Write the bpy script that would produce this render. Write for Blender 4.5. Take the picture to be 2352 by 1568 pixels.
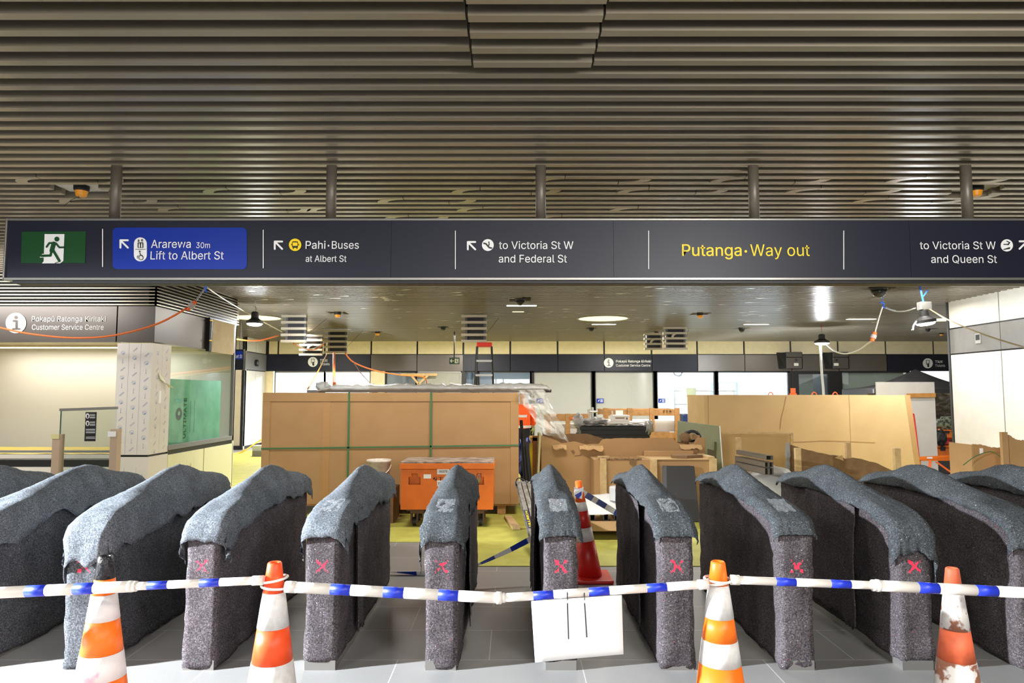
import bpy, bmesh, math, random
from mathutils import Vector, Matrix, noise
for o in list(bpy.data.objects): bpy.data.objects.remove(o)
S = bpy.context.scene
COL = S.collection
R = random.Random(7)
# ------------------------------------------------------------------ camera
H = 1.75; F = 1568.0; PITCH = math.atan(118/1568)
cd = bpy.data.cameras.new('camera'); cam = bpy.data.objects.new('camera', cd); COL.objects.link(cam)
cd.sensor_width = 36; cd.sensor_fit = 'HORIZONTAL'; cd.lens = F/2352*36; cd.clip_start = .05; cd.clip_end = 200
cam.location = (0, 0, H); cam.rotation_euler = (math.pi/2+PITCH, 0, 0); S.camera = cam
# ------------------------------------------------------------------ exposure, world, lights
S.view_settings.view_transform = 'Standard'; S.view_settings.look = 'None'; S.view_settings.gamma = 1
S.view_settings.use_curve_mapping = False; S.view_settings.exposure = 0.8
w = bpy.data.worlds.new('world'); S.world = w; w.use_nodes = True
w.node_tree.nodes['Background'].inputs[0].default_value = (1, .97, .93, 1)
w.node_tree.nodes['Background'].inputs[1].default_value = .8
def light(name, kind, loc, energy, color=(1, 1, 1), size=.3, target=None, size_y=None, spread=None):
    l = bpy.data.lights.new(name, kind); l.energy = energy; l.color = color
    if kind == 'AREA':
        l.size = size
        if size_y: l.shape = 'RECTANGLE'; l.size_y = size_y
        else: l.shape = 'DISK'
        if spread: l.spread = spread
    else: l.shadow_soft_size = size
    o = bpy.data.objects.new(name, l); COL.objects.link(o); o.location = loc
    if target is not None: o.rotation_euler = (Vector(target)-Vector(loc)).to_track_quat('-Z', 'Y').to_euler()
    return o
COOL = (.88, .94, 1); WARM = (1, .95, .86); NEUT = (1, .97, .92)
fl = light('flood_lamp', 'SPOT', (-8.2, 2.5, 3.1), 11500, COOL, .16, (-2.6, 4.2, 0)); fl.data.spot_size = math.radians(54); fl.data.spot_blend = 1
light('concourse_fill', 'AREA', (.5, -2.5, 3.3), 170, NEUT, 4, (.3, 3, 0), 2)  # unseen fills added to brighten the near hall, kiosk front and sign
light('concourse_fill', 'AREA', (-3.5, 1.0, 3.4), 60, NEUT, 1.2, (-3.5, 1.0, 0), .2)
light('concourse_fill', 'AREA', (-8, 8.0, 3.3), 75, NEUT, 2.5, (-7.2, 9.8, 1.2), .3)
light('concourse_fill', 'AREA', (2.6, .4, 3.1), 75, NEUT, 1.2, (2.0, 5.1, 2.7), .5)
for x, y, e in ((-3, 13.8, 95), (3.2, 13.6, 85), (-6.3, 19.5, 200), (-1.5, 20, 210), (3.8, 20, 180), (9.5, 19, 95), (6.2, 10.8, 28), (7.4, 12.7, 40), (.7, 8.6, 55), (-2.2, 8.7, 32)):
    light('hall_fill', 'AREA', (x, y, 3.42), e, WARM, 1.0, (x, y, 0), .25)  # added fills under the ceiling, no fitting modelled, brightening mats, boards and back wall
# ------------------------------------------------------------------ picture -> place
CP, SP = math.cos(PITCH), math.sin(PITCH)
def P(px, py, Y):
    u, v = (px-1176)/F, (784-py)/F
    d = Vector((u, CP-v*SP, SP+v*CP)); return Vector((0, 0, H))+d*(Y/d.y)
def G(px, py, z=0.0):
    u, v = (px-1176)/F, (784-py)/F
    d = Vector((u, CP-v*SP, SP+v*CP)); return Vector((0, 0, H))+d*((z-H)/d.z)
def lin(c):
    return tuple(((v/255)/12.92 if v/255 <= .04045 else ((v/255+.055)/1.055)**2.4) for v in c)
# ------------------------------------------------------------------ materials
MATS = {}
def M(name, c, rough=.6, metal=0, emit=0, alpha=1, trans=0, c2=None, nscale=8, bump=0, bscale=60, spec=None, lo=.35, hi=.65, detail=4):
    if name in MATS: return MATS[name]
    m = bpy.data.materials.new(name); m.use_nodes = True; nt = m.node_tree; b = nt.nodes['Principled BSDF']
    b.inputs['Base Color'].default_value = (*lin(c), 1); b.inputs['Roughness'].default_value = rough; b.inputs['Metallic'].default_value = metal
    if spec is not None: b.inputs['Specular IOR Level'].default_value = spec
    if trans: b.inputs['Transmission Weight'].default_value = trans; b.inputs['IOR'].default_value = 1.1
    if alpha < 1: b.inputs['Alpha'].default_value = alpha
    if emit: b.inputs['Emission Color'].default_value = (*lin(c), 1); b.inputs['Emission Strength'].default_value = emit
    tc = nt.nodes.new('ShaderNodeTexCoord')
    if c2 is not None:
        n = nt.nodes.new('ShaderNodeTexNoise'); n.inputs['Scale'].default_value = nscale; n.inputs['Detail'].default_value = detail
        nt.links.new(tc.outputs['Object'], n.inputs['Vector'])
        r = nt.nodes.new('ShaderNodeValToRGB'); r.color_ramp.elements[0].position = lo; r.color_ramp.elements[1].position = hi
        r.color_ramp.elements[0].color = (*lin(c), 1); r.color_ramp.elements[1].color = (*lin(c2), 1)
        nt.links.new(n.outputs['Fac'], r.inputs[0]); nt.links.new(r.outputs[0], b.inputs['Base Color'])
    if bump:
        n = nt.nodes.new('ShaderNodeTexNoise'); n.inputs['Scale'].default_value = bscale; n.inputs['Detail'].default_value = 3
        nt.links.new(tc.outputs['Object'], n.inputs['Vector'])
        bp = nt.nodes.new('ShaderNodeBump'); bp.inputs['Strength'].default_value = bump; bp.inputs['Distance'].default_value = .01
        nt.links.new(n.outputs['Fac'], bp.inputs['Height']); nt.links.new(bp.outputs[0], b.inputs['Normal'])
    MATS[name] = m; return m
def tile_mat():
    m = M('floor_tile', (150, 149, 148), .45, bump=.05, bscale=300); nt = m.node_tree; b = nt.nodes['Principled BSDF']
    tc = nt.nodes.new('ShaderNodeTexCoord'); mp = nt.nodes.new('ShaderNodeMapping'); mp.inputs['Location'].default_value = (.15, -4.375+5*.575*4, 0)
    br = nt.nodes.new('ShaderNodeTexBrick'); br.inputs['Scale'].default_value = 1; br.inputs['Brick Width'].default_value = 1.2; br.inputs['Row Height'].default_value = .56
    br.inputs['Mortar Size'].default_value = .0035; br.inputs['Mortar Smooth'].default_value = 0; br.inputs['Bias'].default_value = 0
    br.inputs['Color1'].default_value = (*lin((144, 143, 142)), 1); br.inputs['Color2'].default_value = (*lin((138, 137, 135)), 1); br.inputs['Mortar'].default_value = (*lin((188, 186, 183)), 1)
    nz = nt.nodes.new('ShaderNodeTexNoise'); nz.inputs['Scale'].default_value = 90; nz.inputs['Detail'].default_value = 6
    mx = nt.nodes.new('ShaderNodeMix'); mx.data_type = 'RGBA'; mx.blend_type = 'MULTIPLY'; mx.inputs[0].default_value = .25
    nt.links.new(tc.outputs['Object'], mp.inputs[0]); nt.links.new(mp.outputs[0], br.inputs[0]); nt.links.new(tc.outputs['Object'], nz.inputs[0])
    nt.links.new(br.outputs[0], mx.inputs[6]); nt.links.new(nz.outputs['Color'], mx.inputs[7]); nt.links.new(mx.outputs[2], b.inputs['Base Color'])
    return m
def felt_mat(name, base, light_, dark, flecks, cross=False):
    m = bpy.data.materials.new(name); m.use_nodes = True; nt = m.node_tree; b = nt.nodes['Principled BSDF']; L = nt.links.new
    b.inputs['Roughness'].default_value = .95; b.inputs['Specular IOR Level'].default_value = .15
    tc = nt.nodes.new('ShaderNodeTexCoord'); oi = nt.nodes.new('ShaderNodeObjectInfo')
    off = nt.nodes.new('ShaderNodeVectorMath'); off.operation = 'ADD'; rs = nt.nodes.new('ShaderNodeMath'); rs.operation = 'MULTIPLY'; rs.inputs[1].default_value = 40
    L(oi.outputs['Random'], rs.inputs[0]); L(tc.outputs['Object'], off.inputs[0]); L(rs.outputs[0], off.inputs[1])
    def nz(scale, detail=5, rough=.6):
        n = nt.nodes.new('ShaderNodeTexNoise'); n.inputs['Scale'].default_value = scale; n.inputs['Detail'].default_value = detail; n.inputs['Roughness'].default_value = rough
        L(off.outputs[0], n.inputs['Vector']); return n
    a = nz(105, 8, .8); rp = nt.nodes.new('ShaderNodeValToRGB'); e = rp.color_ramp.elements
    e[0].position = .36; e[0].color = (*lin(dark), 1); e[1].position = .66; e[1].color = (*lin(light_), 1); k = e.new(.5); k.color = (*lin(base), 1)
    L(a.outputs['Fac'], rp.inputs[0]); last = rp.outputs[0]
    big = nz(5, 3); br = nt.nodes.new('ShaderNodeMapRange'); br.inputs[1].default_value = .3; br.inputs[2].default_value = .7; br.inputs[3].default_value = .75; br.inputs[4].default_value = 1.2
    L(big.outputs['Fac'], br.inputs[0]); mm = nt.nodes.new('ShaderNodeMix'); mm.data_type = 'RGBA'; mm.blend_type = 'MULTIPLY'; mm.inputs[0].default_value = 1
    L(last, mm.inputs[6]); L(br.outputs[0], mm.inputs[7]); last = mm.outputs[2]
    def over(fac, col):
        nonlocal last
        x = nt.nodes.new('ShaderNodeMix'); x.data_type = 'RGBA'; L(fac, x.inputs[0]); L(last, x.inputs[6]); x.inputs[7].default_value = (*lin(col), 1); last = x.outputs[2]
    for i, (col, sc, th) in enumerate(flecks):
        n = nz(sc+i*7, 2, .5); t = nt.nodes.new('ShaderNodeMapRange'); t.inputs[1].default_value = th; t.inputs[2].default_value = th+.04
        L(n.outputs['Fac'], t.inputs[0]); over(t.outputs[0], col)
    if cross:   # sprayed red cross on the front face, local x across, local z up
        sp = nt.nodes.new('ShaderNodeSeparateXYZ'); L(tc.outputs['Object'], sp.inputs[0])
        def mth(op, a_, b_=None):
            x = nt.nodes.new('ShaderNodeMath'); x.operation = op
            for i, v in enumerate((a_, b_)):
                if v is None: continue
                if isinstance(v, (int, float)): x.inputs[i].default_value = v
                else: L(v, x.inputs[i])
            return x.outputs[0]
        zz = mth('SUBTRACT', sp.outputs[2], .645); xx = sp.outputs[0]
        d1 = mth('ABSOLUTE', mth('SUBTRACT', xx, zz)); d2 = mth('ABSOLUTE', mth('ADD', xx, zz))
        d = mth('MINIMUM', d1, d2); rad = mth('MAXIMUM', mth('ABSOLUTE', xx), mth('ABSOLUTE', zz))
        n = nz(45, 3, .6); thr = mth('MULTIPLY', mth('SUBTRACT', n.outputs['Fac'], .42), .085)
        f = mth('MULTIPLY', mth('LESS_THAN', d, thr), mth('LESS_THAN', rad, .04)); f = mth('MULTIPLY', f, mth('LESS_THAN', sp.outputs[1], .08))
        over(f, (250, 55, 80))
    L(last, b.inputs['Base Color'])
    bn = nz(160, 4, .7); bp = nt.nodes.new('ShaderNodeBump'); bp.inputs['Strength'].default_value = .6; bp.inputs['Distance'].default_value = .006
    L(bn.outputs['Fac'], bp.inputs['Height']); L(bp.outputs[0], b.inputs['Normal'])
    return m
FELT = felt_mat('felt_brown_grey', (76, 70, 73), (124, 117, 121), (30, 27, 29), (((215, 205, 205), 130, .70), ((170, 55, 60), 60, .73), ((70, 95, 110), 60, .72)), True)
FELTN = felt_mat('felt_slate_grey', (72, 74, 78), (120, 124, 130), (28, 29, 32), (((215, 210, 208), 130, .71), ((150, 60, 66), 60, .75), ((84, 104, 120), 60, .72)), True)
FELTC = felt_mat('felt_pale_blue_grey', (94, 99, 105), (146, 153, 160), (52, 55, 60), (((225, 225, 230), 130, .71), ((110, 130, 150), 70, .71), ((150, 120, 115), 60, .74)))  # paler felt, with flood brightness on the left covers added to its colour
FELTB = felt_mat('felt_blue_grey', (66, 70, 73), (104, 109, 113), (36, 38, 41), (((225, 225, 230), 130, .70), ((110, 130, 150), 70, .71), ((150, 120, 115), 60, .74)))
SLAT = M('slat_bronze', (146, 137, 121), .28, .36); SLATD = M('slat_void', (18, 17, 15), .9)
NAVY = M('navy_panel', (21, 24, 41), .42, spec=.35, c2=(23, 26, 43), nscale=3); WHITE = M('sign_white', (238, 238, 238), .5); YEL = M('sign_yellow', (250, 214, 10), .5)
BLUE = M('sign_blue', (8, 46, 152), .4, spec=.3); GREEN = M('sign_green', (22, 72, 36), .35, spec=.3); DARK = M('near_black', (22, 22, 24), .5); POLE = M('pole_bronze', (104, 97, 86), .4, .2)
ALU = M('aluminium', (190, 190, 188), .35, .8); STEEL = M('brushed_steel', (150, 148, 144), .35, .7); CREAM = M('cream_panel', (234, 218, 176), .6, c2=(240, 225, 186), nscale=6)
WALLW = M('white_panel', (216, 212, 204), .5, c2=(209, 205, 197), nscale=4); CARD = M('cardboard', (168, 131, 88), .85, c2=(174, 137, 94), nscale=3); CARDL = M('cardboard_light', (198, 165, 116), .85, c2=(204, 172, 122), nscale=3)
CARDD = M('cardboard_dark', (122, 92, 62), .9, c2=(132, 102, 70), nscale=10); TIMB = M('timber', (206, 176, 128), .7, c2=(190, 158, 110), nscale=14); TIMBD = M('timber_crate', (186, 140, 88), .7, c2=(166, 122, 74), nscale=12)
ORAN = M('cone_orange', (248, 96, 24), .45); ORAN2 = M('safety_orange', (232, 116, 24), .5, c2=(220, 108, 20), nscale=6); RED = M('red_paint', (205, 40, 40), .4); BLUEP = M('tape_blue', (34, 56, 200), .4)
PLW = M('plastic_white', (232, 226, 218), .35); PLY = M('floor_ply_yellow', (182, 178, 82), .6, c2=(166, 163, 72), nscale=5); BLK = M('black_rubber', (26, 26, 28), .6); CABO = M('cable_orange', (226, 108, 38), .5)
CABW = M('cable_white', (206, 200, 178), .5); GREY = M('mid_grey', (120, 120, 122), .5); GRBR = M('fascia_bronze', (94, 87, 80), .3, .35); PAPER = M('paper', (240, 240, 240), .8)
GLOW = M('lamp_glow', (255, 255, 255), .5, emit=30); GLOWS = M('luminaire_glow', (255, 252, 240), .5, emit=4); GLOWC = M('skylight_glow', (250, 240, 190), .5, emit=.8)
def glass_mat(name, tint, k, rough=.02):
    m = bpy.data.materials.new(name); m.use_nodes = True; nt = m.node_tree; nt.nodes.remove(nt.nodes['Principled BSDF'])
    t = nt.nodes.new('ShaderNodeBsdfTransparent'); t.inputs[0].default_value = (*lin(tint), 1); g = nt.nodes.new('ShaderNodeBsdfGlossy'); g.inputs['Roughness'].default_value = rough
    f = nt.nodes.new('ShaderNodeLayerWeight'); mx = nt.nodes.new('ShaderNodeMixShader'); pw = nt.nodes.new('ShaderNodeMath'); pw.operation = 'POWER'; pw.inputs[1].default_value = 4
    ad = nt.nodes.new('ShaderNodeMath'); ad.operation = 'MULTIPLY_ADD'; ad.inputs[1].default_value = .6; ad.inputs[2].default_value = .03+k
    nt.links.new(f.outputs['Facing'], pw.inputs[0]); nt.links.new(pw.outputs[0], ad.inputs[0]); nt.links.new(ad.outputs[0], mx.inputs[0]); nt.links.new(t.outputs[0], mx.inputs[1]); nt.links.new(g.outputs[0], mx.inputs[2])
    nt.links.new(mx.outputs[0], nt.nodes['Material Output'].inputs[0]); return m
GLASS = glass_mat('glass_clear', (244, 248, 246), .02)
def film_mat(name, col, a, rough=.25, bump=.6):
    m = M(name, col, rough, alpha=a, bump=bump, bscale=14); return m
FILM = film_mat('plastic_film', (225, 222, 215), .42); FILMW = film_mat('plastic_wrap', (172, 170, 166), .75); FILMH = film_mat('window_film', (176, 176, 166), .62, .25)
# ------------------------------------------------------------------ mesh builder
class MB:
    def __init__(s): s.v = []; s.f = []; s.m = []
    def add(s, vs, fs, mi=0):
        o = len(s.v); s.v += [tuple(v) for v in vs]; s.f += [tuple(i+o for i in f) for f in fs]; s.m += [mi]*len(fs); return s
    def box(s, x0, x1, y0, y1, z0, z1, mi=0):
        x0, x1 = min(x0, x1), max(x0, x1); y0, y1 = min(y0, y1), max(y0, y1); z0, z1 = min(z0, z1), max(z0, z1)
        return s.add([(x, y, z) for z in (z0, z1) for y in (y0, y1) for x in (x0, x1)], [(0, 2, 3, 1), (4, 5, 7, 6), (0, 1, 5, 4), (2, 6, 7, 3), (0, 4, 6, 2), (1, 3, 7, 5)], mi)
    def beam(s, a, b, w, h, mi=0, up=(0, 0, 1)):   # box from a to b, w across, h along up
        a, b = Vector(a), Vector(b); d = (b-a).normalized(); u = Vector(up); x = d.cross(u)
        if x.length < 1e-4: x = d.cross(Vector((0, 1, 0)))
        x.normalize(); u = x.cross(d); x *= w/2; u *= h/2
        return s.add([a-x-u, a+x-u, a+x+u, a-x+u, b-x-u, b+x-u, b+x+u, b-x+u], [(3, 2, 1, 0), (4, 5, 6, 7), (0, 1, 5, 4), (1, 2, 6, 5), (2, 3, 7, 6), (3, 0, 4, 7)], mi)
    def tube(s, pts, r, n=8, mi=0, cap=True):
        pts = [Vector(p) for p in pts]; rr = r if isinstance(r, (list, tuple)) else [r]*len(pts); vs = []; fs = []; px = None
        for i, p in enumerate(pts):
            d = (pts[min(i+1, len(pts)-1)]-pts[max(i-1, 0)]).normalized()
            x = (px-d*px.dot(d)) if px else d.cross(Vector((0, 0, 1)) if abs(d.z) < .9 else Vector((0, 1, 0)))
            x.normalize(); px = x; y = d.cross(x)
            vs += [p+(x*math.cos(2*math.pi*k/n)+y*math.sin(2*math.pi*k/n))*rr[i] for k in range(n)]
        for i in range(len(pts)-1):
            for k in range(n): fs.append((i*n+k, i*n+(k+1) % n, (i+1)*n+(k+1) % n, (i+1)*n+k))
        if cap: fs += [tuple(range(n-1, -1, -1)), tuple((len(pts)-1)*n+k for k in range(n))]
        return s.add(vs, fs, mi)
    def lathe(s, prof, c=(0, 0, 0), n=28, mi=0, cap=True):     # prof [(r,z)...] bottom to top
        vs = []; fs = []; c = Vector(c)
        for r, z in prof: vs += [c+Vector((r*math.cos(2*math.pi*k/n), r*math.sin(2*math.pi*k/n), z)) for k in range(n)]
        for i in range(len(prof)-1):
            for k in range(n): fs.append((i*n+k, i*n+(k+1) % n, (i+1)*n+(k+1) % n, (i+1)*n+k))
        if cap and prof[0][0] > 1e-4: fs.append(tuple(range(n-1, -1, -1)))
        if cap and prof[-1][0] > 1e-4: fs.append(tuple((len(prof)-1)*n+k for k in range(n)))
        return s.add(vs, fs, mi)
    def prism(s, pts, d, mi=0):                       # polygon of 3-D points pushed along d
        pts = [Vector(p) for p in pts]; d = Vector(d); n = len(pts)
        return s.add(pts+[p+d for p in pts], [tuple(range(n)), tuple(range(2*n-1, n-1, -1))]+[(i, i+n, (i+1) % n+n, (i+1) % n) for i in range(n)], mi)
    def grid(s, fn, nu, nv, mi=0):
        vs = [fn(i/nu, j/nv) for i in range(nu+1) for j in range(nv+1)]
        return s.add(vs, [(i*(nv+1)+j, (i+1)*(nv+1)+j, (i+1)*(nv+1)+j+1, i*(nv+1)+j+1) for i in range(nu) for j in range(nv)], mi)
    def blob(s, c, r, seed=0, amp=.2, n=14, mi=0, freq=2.5):
        c = Vector(c); r = Vector(r); vs = []; fs = []
        for i in range(n+1):
            for k in range(2*n):
                t = math.pi*i/n; f = math.pi*k/n; d = Vector((math.sin(t)*math.cos(f), math.sin(t)*math.sin(f), math.cos(t)))
                q = 1+amp*noise.fractal(d*freq+Vector((seed, 0, 0)), .8, 2, 4); vs.append(c+Vector((d.x*r.x, d.y*r.y, d.z*r.z))*q)
        for i in range(n):
            for k in range(2*n): fs.append((i*2*n+k, (i+1)*2*n+k, (i+1)*2*n+(k+1) % (2*n), i*2*n+(k+1) % (2*n)))
        return s.add(vs, fs, mi)
def mesh(name, mb, mats, parent=None, smooth=False, bevel=0, solid=0, sub=0, keep=False):
    me = bpy.data.meshes.new(name); me.from_pydata(mb.v, [], mb.f)
    for m in (mats if isinstance(mats, (list, tuple)) else [mats]): me.materials.append(m)
    me.polygons.foreach_set('material_index', mb.m)
    bm = bmesh.new(); bm.from_mesh(me)
    if not keep: bmesh.ops.recalc_face_normals(bm, faces=bm.faces)
    bm.to_mesh(me); bm.free()
    if smooth: me.polygons.foreach_set('use_smooth', [True]*len(me.polygons))
    o = bpy.data.objects.new(name, me); COL.objects.link(o)
    if parent:
        o.parent = parent; o.matrix_parent_inverse = Matrix.Translation(-WORLD[parent.name])
        WORLD[o.name] = WORLD[parent.name]*0 if parent.type == 'EMPTY' else WORLD[parent.name]
    else: WORLD[o.name] = Vector((0, 0, 0))
    if bevel: b = o.modifiers.new('bevel', 'BEVEL'); b.width = bevel; b.segments = 2; b.limit_method = 'ANGLE'
    if solid: b = o.modifiers.new('solid', 'SOLIDIFY'); b.thickness = solid
    if sub: b = o.modifiers.new('sub', 'SUBSURF'); b.levels = sub; b.render_levels = sub
    return o
WORLD = {}
def tag(o, label, cat, group=None, kind=None):
    if label: o['label'] = label
    if cat: o['category'] = cat
    if group: o['group'] = group
    if kind: o['kind'] = kind
    return o
def thing(name, label, cat, loc=(0, 0, 0), group=None):
    o = bpy.data.objects.new(name, None); COL.objects.link(o); o.location = loc; WORLD[o.name] = Vector(loc); o.empty_display_size = .1
    return tag(o, label, cat, group)
def struct(name, mb, mat, parent=None, **k):
    o = mesh(name, mb, mat, parent, **k)
    if not parent: o['kind'] = 'structure'
    return o
def dup(root, delta, label=None, group=None, rotz=0):
    r = root.copy(); COL.objects.link(r); r.location = root.location+Vector(delta); r.rotation_euler.z += rotz; WORLD[r.name] = Vector(r.location)
    if label: r['label'] = label
    if group: r['group'] = group
    def kids(a, b):
        for ch in list(a.children):
            c = ch.copy(); COL.objects.link(c); c.parent = b; kids(ch, c)
    kids(root, r); return r
def quads(Y, pts, d=.004): return MB().prism([P(x, y, Y) for x, y in pts], (0, d, 0))
def panel(mb, x0, x1, y0, y1, Y, d=.02, mi=0):  # axis-aligned board whose front lies at depth Y, corners read in the picture
    a = P((x0+x1)/2, y0, Y); b = P((x0+x1)/2, y1, Y); l = P(x0, (y0+y1)/2, Y); r = P(x1, (y0+y1)/2, Y)
    return mb.box(l.x, r.x, Y, Y+d, b.z, a.z, mi)
# ------------------------------------------------------------------ lettering
def glyphs(body, bold=0, res=3):
    cu = bpy.data.curves.new('lettering', 'FONT'); cu.body = body; cu.font = FONT or cu.font; cu.offset = bold*.4; cu.space_character = 1+bold*2; cu.resolution_u = res
    o = bpy.data.objects.new('lettering', cu); COL.objects.link(o); dg = bpy.context.evaluated_depsgraph_get(); dg.update()
    me = bpy.data.meshes.new_from_object(o.evaluated_get(dg)); bpy.data.objects.remove(o); bpy.data.curves.remove(cu)
    vs = [v.co.copy() for v in me.vertices]; fs = [tuple(p.vertices) for p in me.polygons]; bpy.data.meshes.remove(me); return vs, fs
try:      # the interface font that ships inside Blender; the built-in one otherwise
    import os
    FONT = bpy.data.fonts.load(os.path.join(bpy.utils.system_resource('DATAFILES', path='fonts'), 'Inter.woff2'))
except Exception: FONT = None
CAP = max(v.y for v in glyphs('H')[0])
def text_mb(body, O, Rv, U, width, cap, bold=0, mb=None, mi=0):
    vs, fs = glyphs(body, 0, 4); x0 = min(v.x for v in vs); x1 = max(v.x for v in vs); O, Rv, U = Vector(O), Vector(Rv), Vector(U)
    mb = mb or MB(); N = Rv.cross(U).normalized()
    for k, s_ in enumerate((0,) if not bold else (-1, 0, 1)):
        for j, t_ in enumerate((0,) if not bold else (-.5, .5)):
            mb.add([O+N*(.0005*(2*k+j))+Rv*((v.x-x0)/(x1-x0)*width+s_*bold*.42*cap)+U*(v.y/CAP*cap+t_*bold*.4*cap) for v in vs], fs, mi)
    return mb
def ftext(body, x0, x1, yb, yc, Y, mat, parent, bold=0, name='lettering'):
    a = P(x0, yb, Y); b = P(x1, yb, Y); c = P(x0, yc, Y)
    return mesh(name, text_mb(body, a, (1, 0, 0), (0, 0, 1), b.x-a.x, c.z-a.z, bold), mat, parent, keep=True)
JIT = [0]
def jit(): JIT[0] = (JIT[0]+1) % 23; return JIT[0]*.00012   # keeps overlapping strokes of one symbol from sharing a plane
def disc(cx, cy, r, Y, mb=None, n=32, mi=0, d=.003, ry=None):
    Y -= jit()
    return (mb or MB()).prism([P(cx+r*math.cos(2*math.pi*k/n), cy+(ry or r)*math.sin(2*math.pi*k/n), Y) for k in range(n)], (0, d, 0), mi)
def rrect(x0, x1, y0, y1, r, n=6):
    out = []
    for cx, cy, a0 in ((x1-r, y0+r, -90), (x1-r, y1-r, 0), (x0+r, y1-r, 90), (x0+r, y0+r, 180)):
        out += [(cx+r*math.cos(math.radians(a0+90*k/n)), cy+r*math.sin(math.radians(a0+90*k/n))) for k in range(n+1)]
    return out
def stroke(pts, w, Y, mb, mi=0, d=.003):
    for (x0, y0), (x1, y1) in zip(pts, pts[1:]):
        l = math.hypot(x1-x0, y1-y0) or 1; nx, ny = -(y1-y0)/l*w/2, (x1-x0)/l*w/2
        Y_ = Y-jit(); mb.prism([P(*q, Y_) for q in ((x0+nx, y0+ny), (x1+nx, y1+ny), (x1-nx, y1-ny), (x0-nx, y0-ny))], (0, d, 0), mi)
    for x, y in pts: disc(x, y, w/2, Y, mb, 10, mi, d)
    return mb
# ================================================================== the setting
ZC = 3.5; YB = 23.2; YK = 9.8; XR = 8.47
struct('floor', MB().box(-16, 17, -6, 30, -.1, 0), tile_mat())
def zz(py, Y, px=1176): return P(px, py, Y).z
def bx(px, Y=YB): return P(px, 850, Y).x
XK = P(356, 745, YK).x; ZF0 = zz(785, YK, 300); ZF1 = zz(703, YK, 300); YK2 = 12.72
# ---- ceiling slats
cuts = {}
def cut(n, a, b): cuts.setdefault(n, []).append((a, b))
def row(py): return round((G(1176, py, ZC).y-3.036)/.15)
HX0, HX1 = -.205, .423
for n in range(-8, 4): cut(n, HX0-.012, HX1+.012)
hooks = []
for xl, xr, py in ((25, 230, 400), (135, 320, 452), (475, 668, 430), (365, 680, 472), (725, None, 480), (885, 1066, 452), (1062, 1262, 434), (1072, None, 476), (1255, 1470, 407), (1430, None, 474), (1450, 1650, 432), (1670, 1886, 407), (1845, 2050, 432), (2000, 2200, 456), (2085, 2300, 406), (900, 1004, 492), (1255, None, 494), (None, 2290, 440)):
    n = row(py)
    if xl: hooks.append((n, G(xl, py, ZC).x+.15, -1))
    if xr: hooks.append((n, G(xr, py, ZC).x-.15, 1))
for i in range(330):
    n = R.randint(54, 131); x = R.uniform(-8, 14); hooks.append((n, x, R.choice((-1, 1))))
DEV = []   # ceiling cut-outs (row from, row to, x0, x1)
def cutout(px, py, wpx, rows):
    n = row(py); a = G(px-wpx/2, py, ZC).x; b = G(px+wpx/2, py, ZC).x
    for k in range(rows): cut(n+k, a+.1*k*0, b)
    DEV.append((n, n+rows, a, b)); return (a+b)/2, 3.036+.15*n+.15*rows/2-.05
SPOT = {k: cutout(*v) for k, v in dict(s1=(160, 427, 112, 2), s2=(2268, 428, 96, 2), c1=(1195, 684, 50, 4), c2=(2027, 660, 64, 2), s3=(770, 716, 44, 3), s4=(1614, 718, 44, 3), s5=(866, 762, 30, 2),
    c3=(1017, 750, 24, 2), c4=(1360, 752, 24, 2), c5=(1707, 753, 30, 3), s6=(1509, 762, 20, 2), s7=(2166, 765, 20, 2), c6=(2135, 754, 40, 2)).items()}
for n, x, d in hooks: cut(n if d < 0 else n+1, x-.006, x+.006) if n < 60 else None
cm = MB(); NMAX = int((YB-.06-3.036)/.15)
for n in range(-48, NMAX+1):
    y = 3.036+.15*n; x0, x1 = -13.5, 16.5
    if YK-.06 < y < YK2: x0 = XK+.02
    if y < 13.2: x1 = XR
    iv = [(x0, x1)]
    for a, b in cuts.get(n, []):
        iv = [q for p, r in iv for q in ((p, min(r, a)), (max(p, b), r)) if q[1]-q[0] > .004]
    for a, b in iv: cm.box(a, b, y, y+.055, ZC, ZC+.12)
for n, x, d in hooks:
    y = 3.036+.15*n; cy = y+.15 if d < 0 else y+.055; vs = []; K = 8
    for k in range(K+1):
        t = math.pi/2*k/K
        for r in (.15, .095):
            for z in (ZC-.001, ZC+.12):
                vs.append((x+d*1.7*r*math.sin(t), cy-r*math.cos(t), z) if d < 0 else (x+1.7*r*math.sin(t), cy+r*math.cos(t), z))
    fs = []
    for k in range(K):
        a = 4*k; fs += [(a, a+4, a+6, a+2), (a, a+1, a+5, a+4), (a+2, a+6, a+7, a+3)]
    cm.add(vs, fs)
struct('ceiling', cm, SLAT)
struct('ceiling_void', MB().box(-13.6, 16.6, -6, YB+.3, ZC+.13, ZC+.2), SLATD)
hb = thing('ceiling_access_hatch', 'dropped bronze slatted access hatch high in the near ceiling', 'ceiling hatch', (.1, 3, ZC))
for n in range(-6, 4):
    y = 3.036+.15*n; mesh('slat', MB().box(HX0, HX1, y-.002, y+.056, ZC-.011, ZC+.1), SLAT, hb)
mesh('frame', MB().box(HX0+.02, HX1-.02, 2.0, 3.55, ZC+.1, ZC+.125), SLATD, hb)
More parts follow.
